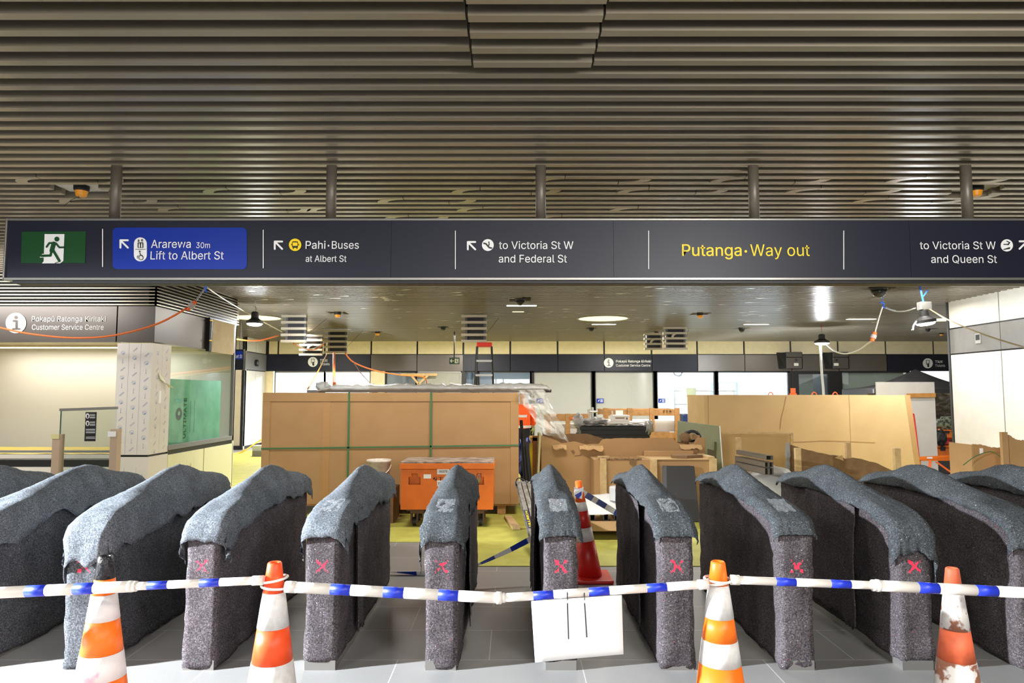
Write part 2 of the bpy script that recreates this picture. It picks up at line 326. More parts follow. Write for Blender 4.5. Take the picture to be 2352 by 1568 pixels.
# ---- back wall: cream panels over a fascia over shop fronts
JX = [bx(q) for q in (530, 638, 745, 852, 958, 1064, 1172, 1281, 1388, 1497, 1602, 1710, 1817, 1926, 2036, 2146, 2254, 2362)]
ZB0, ZB1 = zz(852, YB), zz(815, YB)
m = MB().box(-9, 16, YB+.03, YB+.1, ZB0, ZC+.1, 1)
for a, b in zip(JX, JX[1:]): m.box(max(a, -8.3)+.03, b-.03, YB-.01, YB+.04, ZB1+.03, ZC+.05)
struct('wall_back', m, [CREAM, DARK])
segs = ((612, 852, 'n'), (852, 958, 'b'), (958, 1064, 'b'), (1064, 1172, 'n'), (1172, 1281, 'n'), (1281, 1388, 'n'), (1388, 1497, 'n'), (1497, 1602, 'n'), (1602, 1710, 'b'), (1710, 1817, 'b'), (1817, 1926, 'b'), (1926, 2036, 'b'), (2036, 2260, 'n'))
for i, (a, b, k) in enumerate(segs):
    struct('trim_%d' % (i+1), MB().box(bx(a)+.012, bx(b)-.012, YB-.05, YB+.03, ZB0, ZB1), NAVY if k == 'n' else GRBR)
# lower cream piers and posts
for i, (a, b) in enumerate(((606, 627), (852, 884), (1060, 1068))):
    struct('trim_%d' % (i+20), MB().box(bx(a), bx(b), YB, YB+.12, 0, ZB0), CREAM if i < 2 else DARK)
# shop windows: frame + glass each
def window(i, a, b, mat, post=7, bot=0.0, fm=DARK):
    xa, xb = bx(a), bx(b); pw = post*.0148/2
    f = MB()
    for x in (xa, xb): f.box(x-pw, x+pw, YB+.02, YB+.12, bot, ZB0)
    f.box(xa, xb, YB+.02, YB+.1, ZB0-.05, ZB0); f.box(xa, xb, YB+.02, YB+.1, bot, bot+.08)
    o = struct('window_%d' % i, f, fm)
    struct('window_pane', MB().box(xa+pw, xb-pw, YB+.06, YB+.07, bot+.08, ZB0-.05), mat, o); return o
window(1, 632, 745, GLASS, 3, fm=STEEL); window(2, 745, 850, GLASS, 3, fm=STEEL)
window(3, 886, 956, GLASS, 4); window(4, 958, 1060, FILMH, 3, fm=STEEL); window(5, 1069, 1098, GLASS, 3); window(6, 1100, 1219, GLASS, 4)
window(7, 1222, 1362, FILMH, 9); window(8, 1364, 1504, FILMH, 9); window(9, 1506, 1644, GLASS, 9); window(10, 1646, 1814, GLASS, 9); window(11, 1932, 2088, GLASS, 5)
d = struct('door_1', MB().box(bx(1817), bx(1834), YB, YB+.1, 0, ZB0).box(bx(1902), bx(1930), YB, YB+.1, 0, ZB0).box(bx(1834), bx(1902), YB, YB+.1, ZB0-.1, ZB0), DARK)
struct('door_pane', MB().box(bx(1834), bx(1902), YB+.05, YB+.06, 0, ZB0-.1), GLASS, d)
struct('wall_shop', MB().box(bx(1932), bx(2088), YB+.35, YB+.4, 0, ZB0).box(bx(1834), bx(1902), YB+1.2, YB+1.25, 0, ZB0), M('grey_board', (190, 192, 188), .6, c2=(178, 182, 178), nscale=3))
# rooms behind the shop fronts
OFFW = M('room_white', (225, 230, 238), .7); DIM = M('room_grey', (110, 118, 128), .7)
struct('wall_rooms', MB().box(-9, 16, 27.5, 27.6, 0, 3.2), OFFW)
struct('ceiling_rooms', MB().box(-9, 16, YB+.1, 27.6, 3.0, 3.1), OFFW)
for i, (px, mt) in enumerate(((870, OFFW), (1064, DIM), (1222, OFFW), (1504, OFFW), (1816, OFFW), (1931, DIM))):
    struct('wall_partition_%d' % (i+1), MB().box(bx(px), bx(px)+.1, YB+.15, 27.5, 0, 3.0), mt)
for px, e, c in ((740, 420, NEUT), (1010, 20, WARM), (1160, 26, COOL), (1300, 30, WARM), (1440, 40, WARM), (1580, 220, COOL), (1730, 220, COOL), (1870, 10, WARM)):
    light('room_lamp', 'AREA', (bx(px), 25.2, 2.95), e, c, 1.2, (bx(px), 25.2, 0), .4)
# left side of the hall
XL = -8.36
m = MB().box(-14, XL, 21.3, 21.5, 0, ZC+.1)
struct('wall_left', m, M('stone_beige', (196, 186, 160), .7, c2=(186, 176, 150), nscale=3))
struct('trim_30', MB().box(XL-.03, XL+.03, 21.26, 21.32, 0, ZC+.1), DARK)
m = MB(); 
for a, b in ((21.35, 22.25), (22.28, 23.15)):
    m.box(XL-.05, XL, a, b, .1, ZB0-.03); m.box(XL-.05, XL, a, b, ZB1+.03, ZC+.1)
m.box(XL-.06, XL-.02, 21.3, 23.2, 0, ZC+.1, 1)
struct('wall_return', m, [WALLW, DARK]); struct('trim_31', MB().box(XL-.02, XL+.02, 21.35, 23.18, ZB0, ZB1), GREY)
struct('baseboard_left', MB().box(-14, XL+.02, 21.25, 21.3, 0, .12), DARK)
# right-hand wall block
ZR = [zz(q, 13.2, 2180) for q in (690, 756, 814)]
m = MB().box(XR+.02, 9.2, -6, 13.2, 0, ZC+.1, 1)
yy = 13.17
for dy in (1.37, 1.45, 1.45, 1.45, 1.45, 1.45, 1.45, 1.45, 1.45, 1.45, 1.45):
    m.box(XR, XR+.04, yy-dy+.014, yy-.014, 0.02, ZR[2]-.015); m.box(XR, XR+.04, yy-dy+.014, yy-.014, ZR[1]+.015, ZC+.1); m.box(XR, XR+.04, yy-dy+.006, yy-.006, ZR[2]+.012, ZR[1]-.012, 2); yy -= dy
m.box(XR-.015, XR+.05, 13.17, 13.22, 0, ZC+.1, 3)
struct('wall_right', m, [WALLW, DARK, M('grey_metal', (112, 110, 108), .4, .3, c2=(122, 120, 118), nscale=3), M('edge_trim', (70, 70, 72), .4, .5)])
struct('wall_left_near', MB().box(-13.6, -13.4, -6, YK, 0, ZC+.1), CREAM)
struct('wall_right_far', MB().box(16.4, 16.6, 13.2, YB, 0, ZC+.1), CREAM)
# ---- the service kiosk on the left
KB = M('kiosk_fascia', (72, 65, 61), .32, .3); FILMP = M('protective_film', (214, 208, 202), .35); FILMB = M('film_print_blue', (70, 120, 180), .5)
struct('wall_kiosk_fascia', MB().box(-13.4, P(267, 745, YK).x, YK, YK+.12, ZF0, ZF1).box(P(270, 745, YK).x, XK, YK, YK+.12, ZF0, ZF1).box(XK-.12, XK, YK+.12, YK2-.55, ZF0, ZF1).box(XK-.12, XK, YK2-.53, YK2, ZF0, ZF1), KB)
m = MB()
for k in range(11):
    z = ZF1+.012+k*.048; m.box(-13.4, XK+.03, YK-.035, YK, z, z+.016); m.box(XK, XK+.035, YK-.035, YK2, z, z+.016)
m.box(-13.4, XK, YK, YK+.1, ZF1, ZC+.1, 1); m.box(XK-.1, XK, YK, YK2, ZF1, ZC+.1, 1)
struct('wall_kiosk_louvre', m, [SLAT, SLATD])
def film(mb, O, Rv, U, wd, ht, s, cols):    # printed marks of the protective film: rings, arrows, double dashes
    O, Rv, U = Vector(O), Vector(Rv), Vector(U); Nn = Rv.cross(U)*.0012
    def seg(a, b, w_):
        a, b = Vector((*a, 0)), Vector((*b, 0)); d_ = (b-a).normalized(); nn = Vector((-d_.y, d_.x, 0))*w_/2
        mb.add([O+Nn+Rv*q.x+U*q.y for q in (a-nn, b-nn, b+nn, a+nn)], [(0, 1, 2, 3)], 1)
    for c in range(cols):
        x = wd*(c+.5)/cols; y = s*(.3+.37*c); k = c
        while y < ht-.05:
            t = k % 3
            if t == 0:
                p = [(x+.029*math.cos(a*math.pi/6), y+.029*math.sin(a*math.pi/6)) for a in range(13)]
                for a, b in zip(p, p[1:]): seg(a, b, .002)
                seg((x-.008, y-.02), (x+.02, y-.008), .009); seg((x-.022, y+.005), (x+.018, y+.005), .003)
            elif t == 1: seg((x-.03, y-.024), (x+.03, y+.03), .003); seg((x-.02, y-.03), (x+.04, y+.024), .003)
            else: seg((x, y-.035), (x, y+.035), .003); seg((x, y-.035), (x, y-.025), .008)
            y += s; k += 1
        if c: seg((wd*c/cols, 0), (wd*c/cols, ht), .002)
XC0 = P(268, 900, YK).x; YS1 = 10.32; ZK1 = zz(1044, YK, 300)
m = MB().box(XC0, XK-.01, YK-.03, YS1, ZK1, ZF0-.02)
film(m, (XC0, YK-.031, ZK1), (1, 0, 0), (0, 0, 1), XK-XC0, ZF0-ZK1-.02, .118, 3); film(m, (XK-.01, YK, ZK1), (0, 1, 0), (0, 0, 1), YS1-YK, ZF0-ZK1-.02, .118, 2)
m.box(XC0, XK-.005, YK-.035, YS1, 0, ZK1-.03); film(m, (XC0, YK-.036, .1), (1, 0, 0), (0, 0, 1), XK-XC0, .6, .118, 3)
m.box(XC0+.02, XK-.03, YK-.01, YS1, ZK1-.03, ZK1, 2)
struct('wall_kiosk_column', m, [FILMP, FILMB, DARK])
FILMY = M('film_cream', (222, 220, 182), .45)
m = MB().box(XK-.12, XK, YS1, 11.5, .05, ZK1-.05).box(XK-.12, XK, 11.53, 12.7, .05, ZK1-.05).box(XK-.14, XK-.02, YS1, 12.7, 0, ZK1+.05, 1)
film(m, (XK+.001, YS1+.1, .2), (0, 1, 0), (0, 0, 1), 1.0, .5, .2, 4)
struct('wall_kiosk_base', m, [FILMY, DARK])
m = MB().box(XK-.06, XK-.0, YS1, 12.7, ZK1+.02, ZK1+.09).box(XK-.06, XK, 12.66, 12.72, ZK1, ZF0)
o = struct('window_20', m, GREY); struct('window_pane', MB().box(XK-.04, XK-.03, YS1, 12.66, ZK1+.09, ZF0-.01), GLASS, o)
o = struct('window_21', MB().box(-13.4, XC0, YK+.02, YK+.08, .9, .93), GREY); struct('window_pane', MB().box(-13.4, XC0, YK+.04, YK+.05, .93, ZF0), glass_mat('glass_kiosk', (246, 245, 242), .03), o)
KIN = M('kiosk_interior', (222, 219, 211), .7)
struct('wall_kiosk_interior', MB().box(-13.4, XK-.0, 12.68, 12.72, 0, ZF1).box(-13.45, -13.35, YK, 12.7, 0, 2.62).box(-13.4, XK-.13, YK+.12, 12.68, 2.6, 2.66), KIN)
struct('wall_kiosk_counter_front', MB().box(-13.4, XC0, YK-.02, YK+.2, 0.02, .70).box(-13.4, XC0, YK+.02, YK+.2, .70, .80, 1), [FILMP, DARK])
# ================================================================== overhead sign
YS = 5.10
sg = thing('overhead_direction_sign', 'long navy overhead direction sign hung on five poles across the hall', 'sign', (0, YS, 2.6))
zs0, zs1 = P(1176, 641, YS).z, P(1176, 503, YS).z
def sx(px): return P(px, 570, YS).x
for a, b in ((14, 898), (898.6, 1409), (1409.6, 2090), (2090.6, 2470)):
    mesh('sign_panel', MB().box(sx(a), sx(b), YS, YS+.16, zs0+.012, zs1-.01), NAVY, sg)
mesh('frame', MB().box(sx(12), sx(2472), YS-.008, YS+.17, zs1-.012, zs1+.004).box(sx(12), sx(2472), YS-.01, YS+.17, zs0-.008, zs0+.012).box(sx(11), sx(15), YS-.01, YS+.17, zs0-.008, zs1+.004).box(sx(2468), sx(2472), YS-.01, YS+.17, zs0-.008, zs1+.004).box(sx(30), sx(2455), YS+.01, YS+.15, zs0-.03, zs0-.008, 1), [STEEL, DARK], sg, bevel=.003)
for px in (266, 761, 1242, 1731, 2220):
    x = P(px, 440, YS+.08).x; p = mesh('pole', MB().lathe([(.04, zs1), (.04, ZC+.1)], (x, YS+.08, 0), 24), POLE, sg, smooth=False, bevel=0)
    for f in p.data.polygons: f.use_smooth = len(f.vertices) == 4
FY = YS-.004
for px, a, b in ((235.5, 526, 612), (604.5, 528, 615), (1046, 530, 617), (1490, 530, 617), (1938, 530, 618)): mesh('divider_line', stroke([(px, a), (px, b)], 1.7, FY, MB()), WHITE, sg)
ex = mesh('exit_panel', quads(FY, [(50, 532), (197, 531), (195, 604), (48, 604)]), GREEN, sg); ex['label'] = 'green running man exit panel'
def q3(pts): return [(x/5.8075, 370+y/5.8075) for x, y in pts]
Y1, Y2 = FY-.003, FY-.006
mesh('door_symbol', quads(Y1, q3([(595, 972), (857, 972), (842, 1330), (800, 1362), (560, 1362), (582, 1335)]), .003).prism([P(*q, Y1) for q in q3([(530, 1284), (562, 1236), (592, 1234), (588, 1284)])], (0, .003, 0)), WHITE, ex)
mb = disc(757/5.8075, 370+1038/5.8075, 32/5.8075, Y2)
for pts, wd in (([(735, 1090), (655, 1092), (620, 1142)], 24), ([(715, 1100), (688, 1195)], 58), ([(745, 1095), (790, 1150), (850, 1148)], 24), ([(690, 1180), (672, 1258), (552, 1262)], 30), ([(702, 1180), (790, 1328)], 34), ([(735, 1358), (800, 1335)], 8)): stroke(q3(pts), wd/5.8075, Y2, mb)
mesh('running_man', mb, GREEN, ex)
bp = mesh('blue_panel', quads(FY, rrect(258.5, 567, 522.5, 618, 11)), BLUE, sg)
def arrow(x, y, s, par, flip=1, mat=WHITE):
    mesh('arrow', stroke([(x+s*flip, y), (x, y), (x, y+s)], 4.2, Y1, MB()).add([], []), mat, par); o = mesh('arrow', stroke([(x, y), (x+s*flip, y+s)], 4.2, Y1, MB()), mat, par)
arrow(276.5, 551.5, 17, bp)
pl = mesh('lift_symbol', quads(Y1, rrect(307.5, 337, 545, 600, 14.5)), WHITE, bp)
mb = stroke([(318, 549), (318, 554)], .9, Y2, MB()); stroke([(316, 552), (318, 555), (320, 552)], .9, Y2, mb); stroke([(326, 555), (326, 549)], .9, Y2, mb); stroke([(324, 552), (326, 549), (328, 552)], .9, Y2, mb)
mb.prism([P(x, y, Y2) for x, y in rrect(316, 329, 556.5, 569, 1.5)], (0, .002, 0)); stroke([(311, 572.5), (334, 572.5)], .8, Y2, mb)
disc(320.5, 577, 1.8, Y2, mb); stroke([(321, 580), (322, 585), (326, 586), (327, 589)], 1.6, Y2, mb); stroke([(315, 593), (315, 588), (318, 587)], .9, Y2, mb)
stroke([(323.5+5.2*math.cos(a*.4), 591.5+5.2*math.sin(a*.4)) for a in range(17)], 1.1, Y2, mb)
mesh('pictogram', mb, DARK, pl)
mb = MB(); Y3 = Y2-.003
for x in (319.8, 325.4): disc(x, 559.6, 1.2, Y3, mb, 10); stroke([(x, 562), (x, 567)], 2.6, Y3, mb)
mesh('passengers', mb, WHITE, pl)
ftext('Ararewa', 347, 438, 569, 551, Y1, WHITE, bp, .03); ftext('30m', 450.5, 482, 569.5, 556.5, Y1, WHITE, bp); ftext('Lift to Albert St', 345.5, 513.5, 595.5, 577, Y1, WHITE, bp)
arrow(631, 554.5, 17, sg); bs = mesh('bus_symbol', disc(677.7, 562, 14.2, Y1), YEL, sg)
mb = MB().prism([P(x, y, Y2) for x, y in rrect(671, 684.4, 554, 569, 2.5)], (0, .002, 0)); stroke([(669.6, 560), (669.6, 563)], 1.2, Y2, mb); stroke([(685.8, 560), (685.8, 563)], 1.2, Y2, mb); stroke([(673.5, 571), (673.5, 568)], 2, Y2, mb); stroke([(682, 571), (682, 568)], 2, Y2, mb)
mesh('pictogram', mb, DARK, bs); mesh('windscreen', MB().prism([P(x, y, Y2-.002) for x, y in rrect(672.4, 683, 556.5, 564.5, 1)], (0, .002, 0)), YEL, bs)
ftext('Pahi', 702, 747.5, 571, 553.5, FY, WHITE, sg, .03); mesh('dot', disc(754.5, 564, 2, FY), WHITE, sg); ftext('Buses', 762, 824, 571, 553.5, FY, WHITE, sg); ftext('at Albert St', 702, 795.5, 601, 586.5, FY, WHITE, sg)
arrow(1074.5, 555.5, 17, sg); es = mesh('escalator_symbol', disc(1120.5, 562.5, 13.6, Y1), WHITE, sg)
mb = stroke([(1111.5, 558.5), (1116, 559.5), (1124, 568.5), (1129, 569.5)], 3.4, Y2, MB()); stroke([(1123.5, 559), (1123, 563)], 2.4, Y2, mb); disc(1122.8, 556, 1.7, Y2, mb)
mesh('pictogram', mb, DARK, es)
ftext('to Victoria St W', 1146, 1317, 571.5, 554, FY, WHITE, sg); ftext('and Federal St', 1145.5, 1302, 602.5, 585, FY, WHITE, sg)
ftext('Putanga', 1567, 1703, 587.5, 561, FY, YEL, sg, .03); mesh('dot', disc(1713, 577, 3, FY), YEL, sg); ftext('Way out', 1723.5, 1860, 587.5, 561, FY, YEL, sg)
ftext('to Victoria St W', 2113, 2287.5, 572, 554.5, FY, WHITE, sg); ftext('and Queen St', 2139, 2290, 603.5, 586, FY, WHITE, sg)
es = mesh('escalator_symbol', disc(2312.8, 563.3, 14, Y1), WHITE, sg)
mb = stroke([(2306, 561), (2315, 561), (2319.5, 557)], 2, Y2, MB()); stroke([(2313, 553.5), (2319.5, 557), (2316, 562)], 1.8, Y2, mb); mb.prism([P(*q, Y2) for q in ((2304.5, 572), (2320, 567), (2320, 571.5), (2306, 573.5))], (0, .002, 0)); mesh('pictogram', mb, DARK, es)
arrow(2359, 554, 17, sg, -1)
# ================================================================== ticket gates under felt blankets
GD = 1.9; GW = .215; YG = 4.46
TOP = ((-.1, .80), (0, .845), (.04, .905), (.12, .945), (.3, .985), (.5, 1.03), (.8, 1.09), (1.03, 1.135), (1.2, 1.145), (1.38, 1.115), (1.55, 1.055), (1.7, 1.03), (1.82, 1.015), (1.9, .95), (2.0, .9))
def top(y):
    for (a, p), (b, q) in zip(TOP, TOP[1:]):
        if y <= b: t = max(0, min(1, (y-a)/(b-a))); return p+(q-p)*t
    return TOP[-1][1]
def nz(v, s): return noise.fractal(Vector(v)*s, .7, 2.1, 4)
def gate_wrap(sd, z0, w=GW):
    nx, ny, nzv = 6, 40, 24; bm = bmesh.new(); idx = {}
    def V(i, j, k):
        if (i, j, k) not in idx:
            x, y, z = (i/nx-.5)*w, j/ny*GD, k/nzv; zz_ = z0+z*(top(y)-.02-z0); idx[(i, j, k)] = bm.verts.new((x*(1-.6*max(0, (zz_-.95)/.2)), y, zz_-.8*max(0, top(y)-.985)*abs(2*x/w)**1.5*z**6))
        return idx[(i, j, k)]
    for j in range(ny):
        for i in range(nx):
            bm.faces.new((V(i, j, nzv), V(i+1, j, nzv), V(i+1, j+1, nzv), V(i, j+1, nzv))); bm.faces.new((V(i, j, 0), V(i, j+1, 0), V(i+1, j+1, 0), V(i+1, j, 0)))
        for k in range(nzv):
            bm.faces.new((V(0, j, k), V(0, j, k+1), V(0, j+1, k+1), V(0, j+1, k))); bm.faces.new((V(nx, j, k), V(nx, j+1, k), V(nx, j+1, k+1), V(nx, j, k+1)))
    for i in range(nx):
        for k in range(nzv):
            bm.faces.new((V(i, 0, k), V(i+1, 0, k), V(i+1, 0, k+1), V(i, 0, k+1))); bm.faces.new((V(i, ny, k), V(i, ny, k+1), V(i+1, ny, k+1), V(i+1, ny, k)))
    bmesh.ops.smooth_vert(bm, verts=bm.verts, factor=.5, use_axis_x=True, use_axis_y=True, use_axis_z=True)
    bm.normal_update()
    for v in bm.verts:
        p = v.co; h = .014*nz((p.x*1.2+sd, p.y, p.z*.6), 3.2)+.006*nz((p.x+sd*3, p.y, p.z), 11)
        v.co = p+v.normal*h
        if v.co.z < z0+.05: v.co.x *= 1.04+.04*nz((p.y, sd, 0), 5)
        v.co.z = max(v.co.z, z0)
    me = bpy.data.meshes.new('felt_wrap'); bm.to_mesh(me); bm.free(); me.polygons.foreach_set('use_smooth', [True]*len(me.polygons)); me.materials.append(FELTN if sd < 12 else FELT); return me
def sheet(fn, nu, nv, name, mat, th=.005):
    mb = MB().grid(fn, nu, nv); me = bpy.data.meshes.new(name); me.from_pydata(mb.v, [], mb.f); me.polygons.foreach_set('use_smooth', [True]*len(me.polygons)); me.materials.append(mat)
    return me
def cover_mesh(sd, front, side, hump_dip):
    hw = GW/2+.012
    def fn(a, b):
        s = -front+(GD+.03+front)*a; u = (b-.5)*2
        hem = side*(1+.38*nz((s*1.0, sd, u*.6), 2.4)+.1*nz((s, sd+9, u), 7)); 
        tot = hw+hem; q = abs(u)*tot; sg_ = 1 if u > 0 else -1
        fr = front*(1+.28*nz((u*2.2, sd*2, 0), 1.7)+(1.5*max(0, -u-.3) if front > .19 else 1.2*max(0, u-.3) if .13 < front < .15 else 0)); s2 = s if s > 0 else s*fr/front
        rip = .011*nz((s*1.6+sd, u*2.2, 1), 3)+.004*nz((s*2+sd, u*3, 5), 9)
        y = max(s2, -.012); zt = top(max(min(s2, GD), 0.0))-(max(0, -s2))
        zt -= hump_dip*math.exp(-((s-.42)/.16)**2)
        flare = .012
        if s2 <= 0: y = -.014-.05*max(0, -s2)*(1+nz((u*3, sd, 2), 2))
        if q <= hw:
            x = sg_*q; z = zt+.02+abs(rip)*.8; e = (q/hw)**6; z -= .012*e+.8*max(0, zt-.985)*(q/hw)**1.5
            if s2 <= 0: y -= abs(rip)+.004; z -= .0
        else:
            d = q-hw; x = sg_*(hw+.010+flare*min(1, d/.1)+abs(rip)*1.6+.05*d*max(0, nz((s*2, sd+4, sg_), 1.5))); z = zt-d-.8*max(0, zt-.985)
            if s2 <= 0: y += min(d, .1)*1.0
        if s > GD-.02: y = min(y, GD+.012); 
        return (x, y, z)
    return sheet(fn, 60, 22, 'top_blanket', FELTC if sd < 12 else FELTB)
def flap_mesh(sd, side, y0, y1, z0):
    def fn(a, b):
        y = y0+(y1-y0)*a; zt = top(y)-.05-.8*max(0, top(y)-.985); zb = z0+.05*nz((y*3, sd, 0), 2)+.03*nz((y*9, sd, 3), 2); z = zt+(zb-zt)*b
        edge = max(0, 1-a*8)*.02
        x = side*(GW/2+.016+.016*abs(nz((y*1.5, z*.7, sd), 2.6))+.02*b*(1+nz((y*2, sd, 1), 2))*.6+edge)
        return (x, y, z)
    return sheet(fn, 34, 24, 'loose_flap', FELT)
def tape_mesh(sd):
    def fn(a, b):
        y = .12+.22*a; x = (b-.5)*.12; return (x+.006*nz((y, x, sd), 20), y, top(y)+.024+.008*nz((x*3+sd, y*3, 1), 12))
    return sheet(fn, 10, 8, 'clear_tape', TAPE)
TAPE = M('clear_tape', (225, 232, 238), .12, alpha=.2, bump=1, bscale=60)
names = {'A': 'second felt covered ticket gate from the dark taped cone, hem torn to a point' }
GATES = (  # x, label bits, front drape, side drape, dip, plinth, flap
 (-4.27, 'blanket covered ticket gate at the far end of the row, under the glass screen', .12, .14, 0, 0, None),
 (-3.50, 'blanket covered ticket gate second from the glass screen end, mostly its dark flank', .16, .2, 0, 0, None),
 (-2.735, 'grey felt wrapped ticket gate behind the cone with a black taped tip', .2, .22, 0, 0, None),
 (-1.985, 'ticket gate with crumpled felt tucked into a bunched front fold', .06, .15, 0, 0, None),
 (-1.215, 'felt wrapped ticket gate with a bright red cross and a torn hanging side strip', .04, .16, .0, 1, (1, .38, .62, .12)),
 (-.45, 'narrow looking felt wrapped ticket gate in front of the orange tool chest', .07, .16, 0, 0, (1, .5, 1.86, .1)),
 (.312, 'felt wrapped ticket gate behind the hanging white sheet, top sagging into a step', .03, .035, .045, 1, (-1, .5, 1.88, .06)),
 (1.055, 'felt wrapped ticket gate standing between the white sheet and the clean orange cone', .03, .035, 0, 0, (-1, .5, 1.5, .12)),
 (1.82, 'felt wrapped ticket gate just beyond the clean orange cone, silver tape on top', .02, .03, .02, 0, None),
 (2.573, 'felt wrapped ticket gate beside the paint flaked cone, front blanket corner lifting', .14, .05, 0, 1, (-1, .45, 1.3, .1)),
 (3.33, 'felt wrapped ticket gate behind the paint flaked cone, long dark flank in shadow', .1, .04, 0, 0, None),
 (4.09, 'felt wrapped ticket gate furthest along, nearest the white panelled wall', .1, .04, 0, 0, None))
for i, (x, lab, fr, sd_, dip, pl_, fl) in enumerate(GATES):
    g = thing('ticket_gate', lab, 'ticket gate', (x, YG, 0), 'ticket gates under protective blankets')
    def loc(me, solid=0):
        o = bpy.data.objects.new(me.name.split('.')[0], me); COL.objects.link(o); o.parent = g
        if solid: b = o.modifiers.new('solid', 'SOLIDIFY'); b.thickness = solid; b.offset = 1
        return o
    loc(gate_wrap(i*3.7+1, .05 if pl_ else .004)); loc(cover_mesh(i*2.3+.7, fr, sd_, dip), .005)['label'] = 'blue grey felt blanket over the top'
    if fl: loc(flap_mesh(i*1.9, *fl), .005)
    if 4 <= i <= 8: loc(tape_mesh(i))
    me = bpy.data.meshes.new('base_plinth'); b = MB().box(-GW/2+.008, GW/2-.012, .004, GD-.02, 0, .06); me.from_pydata(b.v, [], b.f); me.materials.append(STEEL); loc(me)
# ================================================================== cones and barrier bars
YCN = 3.48
def cone(name, label, px, ytip, Y, bands, mats, orange, group='orange cones in front of the gates', tip=None, kx=1.0):
    c = P(px, ytip, Y); zt = c.z; t = thing(name, label, 'traffic cone', (c.x, Y, 0), group)
    r = lambda z: (.034+(zt-z)*.137)*kx
    zb = [zt]+[P(px, y, Y).z for y in bands]+[.03]
    for i, (a, b) in enumerate(zip(zb, zb[1:])):
        k = mats[i]; pad = .0015 if k == 'w' else 0
        prof = [(r(b)+pad, b), (r(a)+pad, a)]
        if i == 0: prof = [(r(b), b), (r(a)+.001, a+.0), (r(a)-.004, a+.006), (r(a)-.012, a+.004), (r(a)-.014, a-.05)]
        o = mesh({'o': 'cone_body', 'w': 'reflective_band', 'k': 'black_tape'}[k], MB().lathe(prof, (c.x, Y, 0), 36), {'o': orange, 'w': CWH[name[0]+str(len(label))] if 0 else (tip or BAND), 'k': BLKT}[k], t, smooth=False)
        for f in o.data.polygons: f.use_smooth = len(f.vertices) == 4 and abs(f.normal.z) < .6
    mesh('cone_base', MB().prism([(c.x+.19*qx, Y+.19*qy, 0) for qx, qy in ((-1, -.7), (-.7, -1), (.7, -1), (1, -.7), (1, .7), (.7, 1), (-.7, 1), (-1, .7))], (0, 0, .035)), orange, t, bevel=.006)
    return t
BAND = M('reflective_band', (226, 224, 222), .35, c2=(214, 211, 208), nscale=40); BLKT = M('black_tape', (24, 24, 26), .35, bump=1, bscale=40)
DIRTY = M('band_flaked', (228, 224, 220), .5, c2=(150, 100, 78), nscale=14, lo=.5, hi=.56, detail=8); SMEAR = M('band_pink_smear', (226, 222, 220), .45, c2=(240, 110, 170), nscale=7, lo=.6, hi=.72)
ORD = M('cone_dirty_orange', (232, 110, 70), .6, c2=(176, 84, 54), nscale=9, lo=.45, hi=.75, detail=8); OR2 = M('cone_orange_bright', (255, 118, 20), .45); OR3 = M('cone_orange_red', (252, 84, 30), .45)
cone('traffic_cone', 'orange cone whose tip is wrapped in black tape, pink paint on its band', 243, 1278, 3.62, (1327, 1362, 1420, 1495, 1552), 'kowowo', OR2, tip=SMEAR)
cone('traffic_cone', 'clean orange and white cone ringed by bar ends, before the crumpled felt gate', 631, 1293, YCN, (1358, 1437, 1515), 'owow', OR3)
cone('traffic_cone', 'clean orange and white cone ringed by bar ends, right of the hanging white sheet', 1649, 1291, YCN, (1341, 1415, 1466, 1520), 'owowo', OR2, tip=BAND)
cone('traffic_cone', 'battered faded cone with flaking white paint at the bar end', 2187, 1306, 3.62, (1348, 1442, 1512), 'owow', ORD, tip=DIRTY, kx=.9)
def bar(label, pts, secs, stripes, joints, Y):
    # pts: picture points of the axis; secs: (x from, x to, thickness px); stripes: blue (x from, x to)
    def at(x):
        for (a, ya), (b, yb) in zip(pts, pts[1:]):
            if x <= b: break
        return P(x, ya+(yb-ya)*(x-a)/(b-a), Y)
    k = 1568/3.43; t = thing('barrier_bar', label, 'barrier bar', at(pts[0][0]), 'blue and white telescopic bars between the cones')
    edges = sorted({e for s_ in secs for e in s_[:2]} | {e for s_ in stripes for e in s_} | {p[0] for p in pts})
    for a, b, th in secs:
        mb = MB(); ee = [e for e in edges if a <= e <= b]
        for u, v in zip(ee, ee[1:]):
            blue = any(s0 <= (u+v)/2 <= s1 for s0, s1 in stripes); mb.tube([at(u), at(v)], th/2/k, 16, 1 if blue else 0)
        o = mesh('bar_section', mb, [PLW, BLUEP], t)
        for f in o.data.polygons: f.use_smooth = len(f.vertices) == 4
    for a, b, th in joints:
        o = mesh('collar', MB().tube([at(a), at(b)], th/2/k, 18), PLW, t)
        for f in o.data.polygons: f.use_smooth = len(f.vertices) == 4
    return t, at
YB1 = 3.44
def ring(t, px, py, Y, r, tilt=.15):
    c = P(px, py, Y); mb = MB().tube([(c.x+r*math.cos(a*math.pi/12), Y+r*math.sin(a*math.pi/12), c.z+tilt*r*math.cos(a*math.pi/12)) for a in range(25)], .006, 8); return mesh('cone_loop', mb, PLW, t, smooth=True)
t, at = bar('blue banded white bar running off from the clean cone past the black tipped cone', [(-120, 1366), (310, 1346), (606, 1332)], [(-120, 306, 25), (306, 590, 18)], [(62, 108), (172, 218), (340, 387), (460, 506)], [(296, 304, 25), (304, 314, 23), (580, 606, 21)], YB1); ring(t, 631, 1329, YCN, .062)
